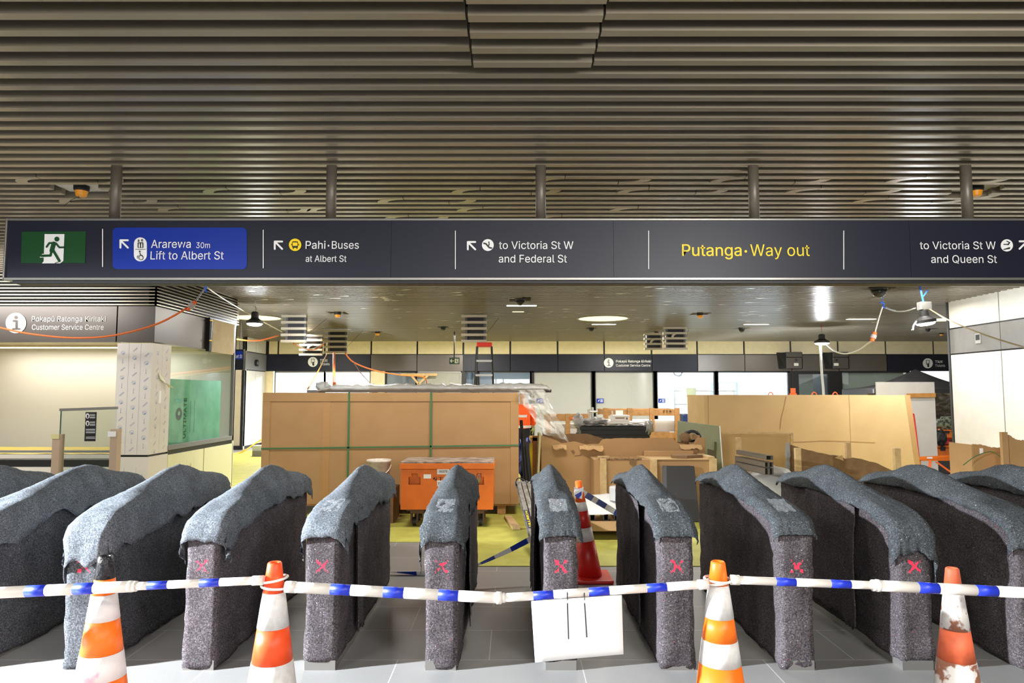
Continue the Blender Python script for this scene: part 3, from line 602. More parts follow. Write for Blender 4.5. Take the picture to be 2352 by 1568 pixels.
t, at = bar('blue banded white bar sagging between the two clean cones, holding the white sheet', [(656, 1347), (1148, 1373), (1626, 1341)], [(656, 1152, 24), (1152, 1626, 19)], [(760, 806, ), (881, 928), (1007, 1053), (1225, 1271), (1352, 1399), (1485, 1531)], [(656, 680, 26), (1140, 1152, 27), (1152, 1160, 22), (1603, 1626, 22)], YB1); ring(t, 631, 1345, YCN, .064, -.1); ring(t, 1649, 1334, YCN, .062)
t, at = bar('blue banded white bar leading from the clean cone past the flaked cone', [(1678, 1331), (2010, 1344), (2460, 1366)], [(1678, 2006, 18), (2006, 2460, 24)], [(1781, 1827), (1907, 1953), (2107, 2154), (2240, 2288)], [(1678, 1698, 22), (2003, 2012, 25), (2012, 2020, 27)], YB1); ring(t, 1649, 1330, YCN, .066, -.05)
# hanging white sheet
t = thing('paper_notice', 'blank white sheet tied to the sagging bar with two black ties', 'sheet', P(1325, 1370, YB1))
def pf(a, b):
    x0 = 1220+208*b; x1 = 1229+203*b; y0 = 1380-14*b; y1 = 1521-19*b
    p = P(x0+(x1-x0)*a, y0+(y1-y0)*a, YB1-.03); p.y += .003*math.sin(b*3)*a; return p
mesh('sheet', MB().grid(pf, 8, 8), PAPER, t, smooth=True, solid=.001)
for px, y1, dx in ((1302, 1467, 4), (1341, 1463, 7)):
    a = P(px, 1370, YB1); e = P(px+dx, y1, YB1-.036)
    mesh('cable_tie', MB().tube([(a.x, YB1+.03*math.cos(q), a.z+.03*math.sin(q)) for q in [k*math.pi/8 for k in range(17)]], .003, 6).tube([(a.x, YB1-.035, a.z-.02), e], .003, 6), BLK, t)
# ================================================================== floor sheets
tag(mesh('floor_protection_sheet', MB().box(-.62, 8, 7.05, 8.16, .002, .008), PLY), 'yellow green floor protection sheet nearest the gates, edge across the grey tiles', 'floor sheet')
tag(mesh('floor_protection_sheet', MB().box(-8.1, 8, 8.17, 21, .002, .008), PLY), 'large yellow green floor protection sheet under the packed cartons and tool chest', 'floor sheet')
# ================================================================== ceiling fittings
def sensor(k, label, r=.075):
    x, y = SPOT[k]; t = thing('ceiling_detector', label, 'detector', (x, y, ZC+.1), 'detectors with orange dust caps in the slatted ceiling')
    q = r/.075; zc_ = ZC+.06 if r < .063 and k in ('s1', 's2') else ZC+.03
    o = mesh('housing', MB().lathe([(r*.9, zc_-.07*q), (r, zc_-.05*q), (r, zc_+.12)], (x, y, 0)), BLK, t, smooth=False)
    mesh('dust_cap', MB().lathe([(r*.6, zc_-.125*q), (r*.68, zc_-.12*q), (r*.85, zc_-.07*q)], (x, y, 0)), CAPO, t)
    mesh('mounting_plate', MB().box(x-r*3.4, x+r*3.4, y-.12, y+.17, ZC+.05, ZC+.06), WALLW, t)
    if k in ('s1', 's5'): mesh('pull_wire', MB().tube([(x-.01, y, zc_-.12*q), (x-.06, y-.03, zc_-.17*q), (x-.11, y-.05, zc_-.24*q)], .0025, 5), BLK if k == 's1' else CABW, t)
CAPO = M('orange_cap', (245, 160, 30), .35)
sensor('s1', 'black ceiling detector with an orange cap above the running man panel', .062); sensor('s2', 'black ceiling detector with an orange cap above the last direction text', .062)
sensor('s3', 'orange capped detector in the ceiling over the plastic wrapped bundle'); sensor('s4', 'orange capped detector in the ceiling between the round skylight and lamp reflections')
sensor('s5', 'orange capped detector with pale dangling wire near the back wall'); sensor('s6', 'orange capped detector in the ceiling just in front of the paired hanging hatches', .06); sensor('s7', 'orange capped detector in the ceiling by the white panelled wall', .06)
def dome(k, label, r=.09):
    x, y = SPOT[k]; t = thing('dome_camera', label, 'security camera', (x, y, ZC+.1), 'dome cameras in the slatted ceiling')
    mesh('camera_housing', MB().lathe([(r, ZC-.03), (r*1.1, ZC), (r*1.1, ZC+.13)], (x, y, 0)), BLK, t)
    mesh('dome', MB().lathe([(0, ZC-.03-r*.95)]+[(r*.95*math.sin(a), ZC-.03-r*.95*math.cos(a)) for a in (.3, .6, .9, 1.2, 1.57)], (x, y, 0)), M('dome_smoke', (60, 60, 62), .08, .6), t, smooth=True)
dome('c1', 'black dome camera in a square ceiling recess in front of a strip light'); dome('c2', 'shiny dome camera hanging close to the end of the overhead sign', .13)
dome('c3', 'small dome camera in the far ceiling beside the upright hanging hatch', .07); dome('c4', 'small dome camera in the far ceiling under the round skylight', .07); dome('c5', 'small dome camera in the far ceiling beyond the bluish lamp reflections', .08); dome('c6', 'dark slim camera bracket in the far ceiling by the bright lamp', .06)
for i, (px, py, w_, lab) in enumerate(((1198, 702, 68, 'glowing strip light in the ceiling behind the central dome camera'), (1190, 716, 26, 'short dimmer strip light behind the longer central strip'), (1387, 745, 54, 'strip light under the round skylight'), (1737, 745, 54, 'strip light in the far ceiling near the small dome camera by lamp reflections'), (1978, 733, 64, 'strip light in the ceiling beside the hanging cable plug'))):
    c = G(px, py, ZC-.006); hw = G(px+w_/2, py, ZC-.006).x-c.x
    t = thing('strip_light', lab, 'ceiling light', (c.x, c.y, ZC), 'strip lights in the far ceiling')
    mesh('trim', MB().box(c.x-hw-.02, c.x+hw+.02, c.y-.08, c.y+.08, ZC-.004, ZC+.12), SLAT, t); mesh('diffuser', MB().box(c.x-hw, c.x+hw, c.y-.06, c.y+.06, ZC-.008, ZC-.003), GLOWS if i != 1 else GLOWC, t)
for px, py, rx, lab in ((1385, 731, 56, 'large round pale skylight disc in the far ceiling'), (587, 729, 55, 'large round pale skylight disc partly behind the hanging work lamp'), (2172, 733, 40, 'large round pale skylight disc cut off by the white panelled wall')):
    c = G(px, py, ZC); r = G(px+rx, py, ZC).x-c.x
    t = thing('round_skylight', lab, 'skylight', (c.x, c.y, ZC), 'round skylights'); mesh('rim', MB().lathe([(r+.05, ZC-.012), (r+.05, ZC+.1), (r, ZC+.1), (r, ZC-.012), (r+.05, ZC-.012)], (c.x, c.y, 0), 48, cap=False), SLAT, t)
    mesh('diffuser', MB().lathe([(0, ZC-.006), (r, ZC-.006)], (c.x, c.y, 0), 48, cap=False), GLOWC, t)
# hinged-down hatches
def hatch(label, x0, x1, y0, y1, n, back=None, flip=1, curve=False):
    Y = G((x0+x1)/2, y0, ZC).y; Y = back or Y; a = P(x0, y0, Y); b = P(x1, y1, Y); t = thing('hanging_ceiling_hatch', label, 'ceiling hatch', ((a.x+b.x)/2, Y, b.z), 'open ceiling hatches hanging down')
    w_ = b.x-a.x; m_ = w_*.14; zt = min(a.z, ZC-.01)
    mesh('board', MB().box(a.x+m_, b.x-m_*.3, Y+.06, Y+.1, b.z+.01, zt).box(a.x+m_, a.x+m_+.05, Y+.03, Y+.06, b.z+.01, zt, 1).box(b.x-m_*.3-.05, b.x-m_*.3, Y+.03, Y+.06, b.z+.01, zt, 1), [M('hatch_board', (40, 38, 40), .6), M('hatch_rail', (88, 86, 90), .5)], t)
    for k in range(n):
        z = zt-.03-(zt-b.z-.055)*k/(n-1)
        mesh('slat', MB().box(a.x, b.x, Y-.06, Y+.03, z-.028, z+.028), M('slat_pale', (176, 166, 148), .42, .3), t)
        if curve and k in curve:
            mb = MB(); xc = a.x+w_*.58; dz = (zt-b.z-.055)/(n-1)
            for (r0, r1) in ((dz-.03, dz+.028),):
                vs = []
                for q in range(9):
                    th = math.pi/2*q/8
                    for r in (r0, r1): vs.append((xc-r*math.sin(th), Y-.062, z-dz+r*math.cos(th)))
                mb.add(vs, [(2*q, 2*q+1, 2*q+3, 2*q+2) for q in range(8)])
            mesh('curved_slat', mb, M('slat_pale', (176, 166, 148)), t, solid=.02)
    mesh('stay_wire', MB().tube([(b.x-.05, Y+.08, b.z+.15), (b.x+.25, Y+.75, ZC)], .004, 5), DARK, t)
hatch('tallest open hatch hanging beside the orange cable loop and the work lamp', 648, 704, 722, 786, 5)
hatch('small curved slat hatch hanging lowest, between two larger ones', 689, 741, 768, 816, 5, 19.6, curve=(2,))
hatch('open hatch with orange cables running down beneath it to the cartons', 746, 797, 757, 811, 5, 18.6)
hatch('open hatch hanging alone above the red topped ladder', 1060, 1118, 722, 786, 5)
hatch('smaller of the paired hatches with a curved slat, in front of cream panels', 1479, 1523, 765, 803, 4, 19.4, curve=(1,))
hatch('larger of the paired hatches with a curved slat', 1522, 1578, 745, 803, 5, 18.0, curve=(1,))
# ================================================================== work lamps and temporary cables
def sag(a, b, d, n=16):
    a, b = Vector(a), Vector(b); return [a.lerp(b, i/n)-Vector((0, 0, d*4*(i/n)*(1-i/n))) for i in range(n+1)]
def pxpath(pts, Y): return smooth([P(x, y, Y if not isinstance(Y, (list, tuple)) else Y[0]+(Y[1]-Y[0])*i/(len(pts)-1)) for i, (x, y) in enumerate(pts)])
def smooth(p, k=5):
    p = [Vector(q) for q in p]; out = []
    for i in range(len(p)-1):
        a, b, c, d = p[max(i-1, 0)], p[i], p[i+1], p[min(i+2, len(p)-1)]
        for j in range(k):
            t = j/k; out.append(.5*((2*b)+(c-a)*t+(2*a-5*b+4*c-d)*t*t+(3*b-a-3*c+d)*t**3))
    return out+[p[-1]]
def cable(name, label, pts, r, mat, cat='cable', group='temporary lighting cables'):
    return tag(mesh(name, MB().tube(pts, r, 6), mat, smooth=True), label, cat, group)
def lamp(label, px, py, Y, r, tilt, e):
    c = P(px, py, Y); t = thing('work_lamp', label, 'work lamp', c, 'hanging work lamps'); rot = Matrix.Rotation(tilt, 4, 'Y')
    def L(prof, nm, mat):
        mb = MB().lathe(prof, n=32); mb.v = [tuple(rot @ Vector(v)+c) for v in mb.v]; return mesh(nm, mb, mat, t, smooth=False)
    L([(r*.95, -.01), (r, 0), (r, .04), (r*.55, .08), (r*.45, .1), (r*.42, .2), (r*.3, .22), (.001, .22)], 'heat_sink', BLK); L([(0, -.055), (r*.5, -.05), (r*.8, -.034), (r*.93, -.008)], 'lens', GLOW)
    mesh('hook', MB().tube([c+Vector((0, 0, .2)), c+Vector((.02, 0, .27)), c+Vector((0, 0, .32))], .008, 6), STEEL, t)
    light('work_lamp_light', 'POINT', c-Vector((0, 0, .09)), e, COOL, .08); return c, t
c1, t1 = lamp('round black work lamp hanging by the kiosk corner', 585, 742, 12.9, .155, 0, 120)
mesh('hanging_cord', MB().tube([c1+Vector((0, 0, .3)), (c1.x, 12.9, ZC)], .006, 6), CABW, t1)
c2, t2 = lamp('blazing work lamp hanging before the two wall speakers', 1888, 787, 17.5, .19, 0, 240)
mesh('hanging_cord', MB().tube([c2+Vector((0, 0, .3)), (c2.x, 17.5, ZC)], .007, 6), RED, t2)
c3, t3 = lamp('tilted work lamp hung on blue straps near the white panelled wall', 2126, 740, 11.0, .155, -.14, 110)
mesh('ballast_box', MB().box(c3.x-.1, c3.x+.08, 10.94, 11.06, c3.z+.2, c3.z+.33), ALU, t3, bevel=.01)
mesh('blue_strap', MB().beam(c3+Vector((-.02, 0, .32)), (c3.x-.07, 11, ZC), .03, .004, 0, (0, 1, 0)).beam(c3+Vector((-.02, 0, .42)), (c3.x+.06, 11, ZC-.08), .02, .004, 0, (0, 1, 0)), M('strap_blue', (40, 100, 220), .5), t3)
mesh('tail_lead', MB().tube(pxpath([(2105, 738), (2098, 748), (2097, 757), (2094, 757)], 10.9), .012, 6), PLW, t3)
cable('power_cable', 'orange extension cable sagging across the service centre fascia', pxpath([(-40, 744), (0, 752), (60, 765), (150, 775), (230, 774), (300, 762), (370, 740), (432, 706)], 9.3), .014, CABO)
t = thing('cable_plug', 'orange and clear plug joint hanging from a blue tie by the louvre', 'plug', P(440, 700, 9.3), 'inline cable plugs')
mesh('plug_body', MB().tube(pxpath([(431, 712), (438, 704), (442, 700), (449, 692)], 9.3), [.02]*5+[.034]*6+[.026]*5, 10), ORAN, t); mesh('clear_boot', MB().tube(pxpath([(436, 706), (440, 702), (445, 696)], 9.3), .042, 10), FILMW, t)
cable('power_cable', 'grey lead rising from the plug joint to the ceiling tie', pxpath([(449, 692), (460, 676), (472, 661)], 9.3), .011, GREY)
tag(mesh('blue_tie', MB().tube(pxpath([(470, 650), (474, 660), (471, 665), (476, 671)], 9.3), .012, 6).tube(pxpath([(472, 658), (464, 672)], 9.3), .007, 6).tube([P(473, 655, 9.3), (P(473, 655, 9.3).x, 9.3, ZC)], .005, 6), M('strap_blue', (40, 100, 220))), 'blue cable tie knotted under the sign beside the louvred corner', 'cable tie')
cable('power_cable', 'pale lead running from the blue tie past the work lamp to a hatch', pxpath([(474, 659), (520, 690), (585, 728), (648, 762)], (9.3, 15.5)), .011, CABW)
cable('power_cable', 'orange cable dipping from the kiosk fascia to the tallest hatch', pxpath([(537, 778), (570, 782), (600, 781), (640, 770)], (12.7, 15.45)), .016, CABO)
cable('power_cable', 'orange loop strung between the tallest hatch and its neighbour', pxpath([(674, 788), (690, 797), (710, 803), (728, 801), (745, 789)], (15.5, 18.4)), .014, CABO)
cable('power_cable', 'white loop strung just above the orange loop between hatches', pxpath([(682, 791), (700, 800), (722, 799), (746, 787)], (15.5, 18.4)), .01, PLW)
cable('power_cable', 'thick orange drop cable running straight down behind the wrapped bundle', pxpath([(767, 811), (767, 850), (768, 884)], (18.5, 11)), .03, CABO)
cable('power_cable', 'thin amber cable slanting down to the carton corner', pxpath([(752, 811), (732, 850), (707, 893)], (18.5, 11)), .014, M('cable_amber', (206, 150, 60), .5))
cable('power_cable', 'orange cable sweeping from hatch to the timber bracket', pxpath([(793, 811), (813, 832), (860, 850), (920, 861), (972, 865), (980, 880)], (18.5, 22.6)), .02, CABO)
cable('power_cable', 'thin purple brown cable drooping behind the wrapped bundle', pxpath([(812, 832), (830, 858), (853, 882)], (18.5, 20)), .012, M('cable_plum', (120, 80, 90), .5))
cable('power_cable', 'pale lead looping from the blazing lamp up to the orange plug', pxpath([(1898, 790), (1915, 805), (1940, 812), (1970, 805), (2003, 782)], (17.3, 12.5)), .018, CABW)
t = thing('cable_plug', 'orange and clear plug joint hanging beyond the strip light', 'plug', P(2007, 772, 12.4), 'inline cable plugs')
mesh('plug_body', MB().tube([P(2003, 783, 12.4), P(2010, 763, 12.4)], .036, 10), ORAN, t); mesh('clear_boot', MB().tube([P(2005, 777, 12.4), P(2008, 769, 12.4)], .05, 10), FILMW, t)
cable('power_cable', 'pale lead hanging from a blue tie down to the orange plug', pxpath([(2010, 763), (2019, 730), (2028, 702)], (12.4, 12.2)), .012, CABW)
tag(mesh('blue_tie', MB().tube(pxpath([(2021, 694), (2030, 697), (2028, 704), (2036, 707)], 12.2), .014, 6).tube([P(2028, 697, 12.2), (P(2028, 697, 12.2).x, 12.2, ZC)], .005, 6), M('strap_blue', (40, 100, 220))), 'small blue cable tie on the ceiling near the shiny dome camera', 'cable tie')
cable('power_cable', 'silvery lead swagged between the blue tie and the tilted lamp', pxpath([(2034, 706), (2055, 714), (2080, 714), (2102, 708)], (12.2, 11)), .012, M('lead_silver', (190, 190, 190), .3, .5))
cable('power_cable', 'olive lead stretched from the tilted lamp over the white panelled wall', pxpath([(2132, 708), (2180, 735), (2260, 768), (2352, 797), (2420, 815)], (11, 8.4)), .01, M('lead_olive', (140, 124, 78), .5))
cable('power_cable', 'white cable dropping from the blazing lamp behind the tan cartons', pxpath([(1884, 792), (1887, 850), (1892, 907), (1894, 990), (1895, 1081)], (17.5, 15.4)), .03, M('cable_bright', (235, 235, 232), .4))
# ================================================================== packed cartons on the left
YC = 9.95; CA = P(606, 895, YC); CB = P(1190, 901, YC); zC = 1.745
t = thing('carton_pack', 'very long brown carton tied with green straps behind the tool chest', 'carton', ((CA.x+CB.x)/2, YC, 0))
x0, x1 = CA.x, CB.x
mesh('carton_body', MB().box(x0, x1, YC, YC+1.15, .16, zC), CARD, t)
mesh('lid_flange', MB().box(x0-.008, x1+.008, YC-.012, YC+1.16, zC-.12, zC+.008), CARD, t, bevel=.004)
for a, b in ((x0-.008, x0+.1), (x1-.11, x1+.008)): mesh('corner_guard', MB().box(a, b, YC-.01, YC+.02, .16, zC-.12), CARD, t)
mesh('tape_seam', MB().box(P(741, 1000, YC).x, P(757, 1000, YC).x, YC-.003, YC, .16, zC-.12), M('carton_tape', (178, 134, 84), .35), t)
for px in (801, 990): q = P(px, 1000, YC).x; mesh('green_strap', MB().box(q-.014, q+.014, YC-.016, YC-.011, .16, zC+.01).box(q-.014, q+.014, YC-.012, YC+1.16, zC+.009, zC+.012), STRG, t) if 0 else mesh('green_strap', MB().box(q-.014, q+.014, YC-.018, YC-.013, .16, zC+.012).box(q-.014, q+.014, YC-.018, YC+1.16, zC+.009, zC+.012), M('strap_green', (62, 110, 66), .4), t)
za = P(606, 1030, YC).z; mesh('green_strap', MB().beam((x0-.01, YC-.016, za), (x1+.01, YC-.016, za+.05), .004, .022), M('strap_green', (62, 110, 66)), t)
mesh('print_mark', MB().prism([(x1+.002, YC+.15+.1*a, .5+.8*b) for a, b in ((0, 0), (1, 0), (1, 1), (0, 1))], (.002, 0, 0)), CARDD, t)
t = thing('pallet', 'low timber pallet under the very long strapped carton', 'pallet', ((x0+x1)/2, YC, 0))
mesh('deck_board', MB().box(x0+.05, x1-.05, YC+.02, YC+1.1, .13, .16), TIMBD, t)
for k in range(5): q = x0+.1+(x1-x0-.4)*k/4; mesh('bearer', MB().box(q, q+.12, YC+.03, YC+1.08, .012, .13), TIMBD, t)
wa, wb = P(738, 890, YC+.3), P(1262, 890, YC+.3)
t = thing('wrapped_bundle', 'plastic wrapped flat bundle lying along the top of the long carton', 'bundle', ((wa.x+wb.x)/2, YC+.3, zC))
def wf(a, b):
    th = 2*math.pi*b; x = wa.x+(wb.x-wa.x)*a; e = min(1, a*14+.25, (1-a)*30+.5)
    return (x, YC+.34+.3*math.cos(th)*(1+.1*nz((a*14, b, 0), 2)), zC+.012+.062*e+e*.062*math.sin(th)*(1+.5*nz((a*26, b*2, 1), 1.5)) if math.sin(th) > -.9 else zC+.012)
mesh('plastic_wrap', MB().grid(wf, 90, 14), FILMW, t, smooth=True); mesh('wrapped_boards', MB().box(wa.x+.05, wb.x-.12, YC+.1, YC+.58, zC+.012, zC+.05), M('boards_grey', (130, 126, 120), .6), t)
mesh('dark_end', MB().box(wb.x-.14, wb.x+.02, YC+.12, YC+.5, zC+.012, zC+.06), DARK, t, bevel=.01)
mesh('loose_tuft', MB().blob((wa.x+.03, YC+.3, zC+.09), (.1, .12, .08), 3, .5, 10, freq=4), FILMW, t, smooth=True)
tag(mesh('plastic_sheet', MB().grid(lambda a, b: P(1186+62*b+(60+30*b-30*b*b)*a+8*nz((a*2, b*3, 0), 2), 896-2*b+(100+22*b)*a, YC-.06+.12*nz((a*2, b*3, 5), 2)+.1*b), 24, 16), FILM, smooth=True), 'crumpled clear plastic sheet hanging off the end of the long carton', 'plastic sheet')
tag(mesh('grey_carton', MB().box(P(714, 880, YC+.9).x, P(741, 880, YC+.9).x, YC+.7, YC+1.0, zC+.008, zC+.05), GREY), 'small grey box end on top of the carton beside the plastic bundle', 'box')
b0 = P(870, 1080, 9.55)
tag(mesh('low_carton', MB().box(b0.x-.25, b0.x+.25, 9.3, 9.8, .01, .46), CARDD, bevel=.006), 'plain carton carrying the white paint pail, hidden behind the gates', 'carton')
t = thing('paint_pail', 'white plastic paint pail with tilted rim in front of the long carton', 'pail', (b0.x, 9.55, .46))
o = mesh('pail_body', MB().lathe([(.135, .46), (.158, .80), (.168, .8), (.168, .83), (.16, .83), (.15, .80), (.13, .5), (.001, .49)], (b0.x, 9.55, 0), 32), M('pail_white', (226, 218, 206), .5, c2=(196, 184, 170), nscale=9), t, smooth=True); 
mesh('handle', MB().tube([(b0.x+.17*math.cos(a), 9.55-.17*abs(math.sin(a))-.01, .76-.14*math.sin(a)) for a in [k*math.pi/12 for k in range(13)]], .006, 6), PLW, t, smooth=True)
# ================================================================== tool chest
YT = 9.02; ta, tb = P(920, 1130, YT), P(1133, 1130, YT); xA, xB = ta.x, tb.x; zT0, zT1 = P(1030, 1170, YT).z, P(1030, 1078, YT).z; zT2 = P(1030, 1064, YT).z
t = thing('tool_chest', 'orange steel site tool chest on castors before the long carton', 'tool chest', ((xA+xB)/2, YT, 0)); D = .62
xm = []
m = MB(); RX = [(xA+(xB-xA)*f0, xA+(xB-xA)*f1) for f0, f1 in ((.085, .215), (.79, .9))]; zr0, zr1 = zT0+(zT1-zT0)*.62, zT0+(zT1-zT0)*.9
e = [xA, RX[0][0], RX[0][1], RX[1][0], RX[1][1], xB]
for i in range(5):
    if i in (1, 3): m.box(e[i], e[i+1], YT, YT+.02, zT0, zr0).box(e[i], e[i+1], YT, YT+.02, zr1, zT1).box(e[i], e[i+1], YT+.06, YT+.08, zr0, zr1); w_ = (e[i+1]-e[i])*.24; m.box(e[i], e[i]+w_, YT, YT+.02, zr0+(zr1-zr0)*.7, zr1).box(e[i+1]-w_, e[i+1], YT, YT+.02, zr0+(zr1-zr0)*.7, zr1)
    else: m.box(e[i], e[i+1], YT, YT+.02, zT0, zT1)
m.box(xA, xA+.02, YT+.02, YT+D, zT0, zT1).box(xB-.02, xB, YT+.02, YT+D, zT0, zT1).box(xA, xB, YT+D-.02, YT+D, zT0, zT1).box(xA, xB, YT+.02, YT+D, zT0, zT0+.02)
mesh('chest_body', m, ORAN2, t)
mesh('lid', MB().box(xA-.012, xB+.012, YT-.012, YT+D+.01, zT1+.006, zT2).box(xA-.006, xB+.006, YT-.004, YT+D, zT2, zT2+.022, 1), [ORAN2, M('worn_lid', (176, 160, 146), .6, c2=(110, 92, 82), nscale=9)], t, bevel=.004)
for x, y in ((xA+.17, YT+.12), (xB-.17, YT+.12), (xA+.17, YT+D-.12), (xB-.17, YT+D-.12)):
    k = mesh('castor', MB().tube([(x-.022, y, .065), (x+.022, y, .065)], .057, 20), BLK, t); mesh('castor_bracket', MB().box(x-.05, x-.03, y-.04, y+.04, .05, zT0).box(x+.03, x+.05, y-.04, y+.04, .05, zT0).box(x-.09, x+.09, y-.09, y+.09, zT0-.02, zT0), M('rusty_steel', (92, 66, 50), .7), k); mesh('wheel_rim', MB().tube([(x-.025, y, .065), (x+.025, y, .065)], .04, 16), ALU, k)
for s_ in (xA+.12, xB-.3): mesh('skid_foot', MB().box(s_, s_+.18, YT+.05, YT+D-.05, zT0-.06, zT0), M('rusty_steel', (92, 66, 50)), t)
def decal(nm, x0_, x1_, y0_, y1_, mat, txt=None, tm=None, bold=0, f=(.15, .85, .7, .3)):
    mb = MB(); panel(mb, x0_, x1_, y0_, y1_, YT-.003, .003); o = mesh(nm, mb, mat, t)
    if txt: ftext(txt, x0_+(x1_-x0_)*f[0], x0_+(x1_-x0_)*f[1], y0_+(y1_-y0_)*f[2], y0_+(y1_-y0_)*f[3], YT-.004, tm, o, bold)
decal('white_label', 1004, 1032, 1076, 1089, PAPER, 'INSITE', DARK, .03); decal('white_label', 1004, 1018, 1103, 1116, PAPER, 'IN', DARK, .03); decal('small_sticker', 973, 990, 1089, 1098.5, PAPER); decal('black_label', 1033, 1050, 1076, 1086, DARK)
ftext('To', 1007, 1027, 1103.5, 1095.5, YT-.003, DARK, t, .05); o = mesh('round_logo', disc(999.5, 1098.5, 4.6, YT-.003), DARK, t); mesh('logo_swirl', stroke([(997, 1096), (1000, 1095), (1002, 1098), (999, 1100), (997, 1103)], 1.4, YT-.006, MB()), ORAN2, o)
lk = (RX[1][0]+RX[1][1])/2
o = mesh('padlock', MB().box(lk-.022, lk+.022, YT-.02, YT+.01, zr0+.03, zr0+.075), M('brass', (150, 128, 70), .4, .7), t, bevel=.003); mesh('shackle', MB().tube([(lk+.014*math.cos(a), YT-.004, zr0+.075+.06*math.sin(a)**.6) for a in [k*math.pi/10 for k in range(11)]], .004, 6), ALU, o)
# ================================================================== ladder, planks, tape, far cone
la, lb = P(1192, 1112, 8.95), G(1238, 1290, .01); 
t = thing('folded_ladder', 'scuffed aluminium folded ladder leaning by the gate with the white sheet', 'ladder', (lb.x, lb.y, 0))
dv = (la-lb).normalized(); sd_ = Vector((.85, -.5, 0)).normalized()
for k, off in enumerate((0, .075, .15, .3)):
    q = sd_*off; mb = MB().beam(lb+q, la+q, .012, .09, 0, (1, .6, .4)); nn = dv.cross(sd_).normalized()
    mb.beam(lb+q+nn*.045, la+q+nn*.045, .05, .008, 0, nn).beam(lb+q-nn*.045, la+q-nn*.045, .05, .008, 0, nn); mesh('stile', mb, M('scuffed_alu', (172, 168, 160), .45, .6, c2=(128, 122, 114), nscale=12), t)
for f_ in (.12, .3, .48, .66, .84): p = lb+(la-lb)*f_; mesh('rung', MB().tube([p+sd_*.02, p+sd_*.3], .016, 10), ALU, t)
for off in (0, .08, .2): mesh('end_cap', MB().beam(la+sd_*off-dv*.03, la+sd_*off+dv*.05, .06, .1, 0, (1, .6, .4)), GREY, t, bevel=.008)
mesh('tie_cord', MB().tube([la+sd_*(.15+.2*math.cos(a))+Vector((0, -.06, .02+.07*math.sin(a*2))) for a in [k*.35 for k in range(19)]], .007, 6), BLK, t, smooth=True)
nn = dv.cross(sd_).normalized(); 
if nn.y > 0: nn = -nn
O = lb+(la-lb)*.33+nn*.056-sd_*.03; lbl = mesh('maker_label', MB().prism([O, O+dv*.42, O+dv*.42+sd_*.06, O+sd_*.06], nn*.001), M('label_navy', (34, 38, 60), .5), t)
mesh('lettering', text_mb('ULLRICH', O+nn*.002+sd_*.046+dv*.03, dv, -sd_, .36, .03, .03), YEL, lbl, keep=True)
def plank(label, a, b, w_, h, mat=TIMB, up=(0, 0, 1)): return tag(mesh('timber_plank', MB().beam(a, b, w_, h, 0, up), mat), label, 'timber', 'loose timber')
plank('short pale timber offcut lying on the yellow sheet by the chest castor', G(1166, 1186, .03), G(1186, 1213, .03), .1, .035)
plank('small timber stub propped under the carton beside the tool chest', G(905, 1172, .02), G(917, 1190, .02), .05, .02)
YO = 6.6; c = P(1328, 1104, YO); b_ = G(1352, 1322, 0)
t = thing('traffic_cone', 'slim red cone with knotted blue white tape between the gates', 'traffic cone', (b_.x, YO, 0))
def cp(f_): return c.lerp(Vector((b_.x, YO, .03)), f_)
fr = [0, .1, .285, .44, .575, .70, 1.0]
def tr(a, b, nm, mat, ra, rb): o = mesh(nm, MB().tube([cp(a), cp(b)], [ra, rb], 28), mat, t); [setattr(f, 'use_smooth', len(f.vertices) == 4) for f in o.data.polygons]
rad = lambda f_: .03+.085*f_
REDC = M('cone_red', (206, 38, 30), .4)
for a, b, nm, mat in ((0, .22, 'cone_body', ORAN), (.22, .315, 'reflective_band', BAND), (.315, .49, 'cone_body', REDC), (.49, .63, 'reflective_band', BAND), (.63, 1, 'cone_body', REDC)): tr(a, b, nm, mat, rad(a)+(.001 if 'band' in nm else 0), rad(b)+(.001 if 'band' in nm else 0))
mesh('cone_base', MB().box(b_.x-.2, b_.x+.2, YO-.2, YO+.2, 0, .035), REDC, t, bevel=.012)
def tape(label, pts, w_, step=.2, tw=0):
    pts = smooth(pts, 8); mb = MB(); acc = 0; n = len(pts); L_ = []
    for i, p in enumerate(pts):
        d_ = (pts[min(i+1, n-1)]-pts[max(i-1, 0)]).normalized(); s_ = d_.cross(Vector((0, 1, 0))).normalized(); a = tw*i/n; s_ = s_*math.cos(a)+Vector((0, 1, 0))*math.sin(a); L_.append((p+s_*w_/2, p-s_*w_/2))
    for i in range(n-1):
        acc += (pts[i+1]-pts[i]).length; mb.add([L_[i][0], L_[i][1], L_[i+1][1], L_[i+1][0]], [(0, 1, 2, 3)], int(acc/step) % 2)
    return tag(mesh('barrier_tape', mb, [PAPER, M('tape_royal', (24, 62, 170), .4)], solid=.0008), label, 'barrier tape', 'blue white barrier tape')
tape('barrier tape running from the red cone knot behind the next gate', [P(1335, 1130, 6.55), P(1372, 1151, 6.9), P(1420, 1180, 7.2)], .06, .16, .5)
tape('barrier tape drooping from behind the sheet gate to the floor by the ladder', [P(1236, 1228, 6.6), P(1180, 1258, 6.5), P(1130, 1282, 6.4), P(1085, 1302, 6.3)], .055, .16, 1.2)
tape('barrier tape lying low between the red crossed gate and chest gate', [G(1000, 1315, .03), G(950, 1316, .02), G(895, 1313, .03)], .05, .2, 1.4)
mb = MB().prism([P(*q, YO-.08) for q in ((1319, 1118), (1330, 1122), (1341, 1118), (1338, 1132), (1337, 1146), (1318, 1139))], (0, .004, 0)).prism([P(*q, YO-.085) for q in ((1320, 1137), (1336, 1128), (1336, 1136), (1328, 1146))], (0, .004, 0), 1)
tag(mesh('tape_knot', mb, [PAPER, M('tape_royal', (24, 62, 170))]), 'knotted flap of blue white tape on the red cone tip', 'barrier tape', 'blue white barrier tape')
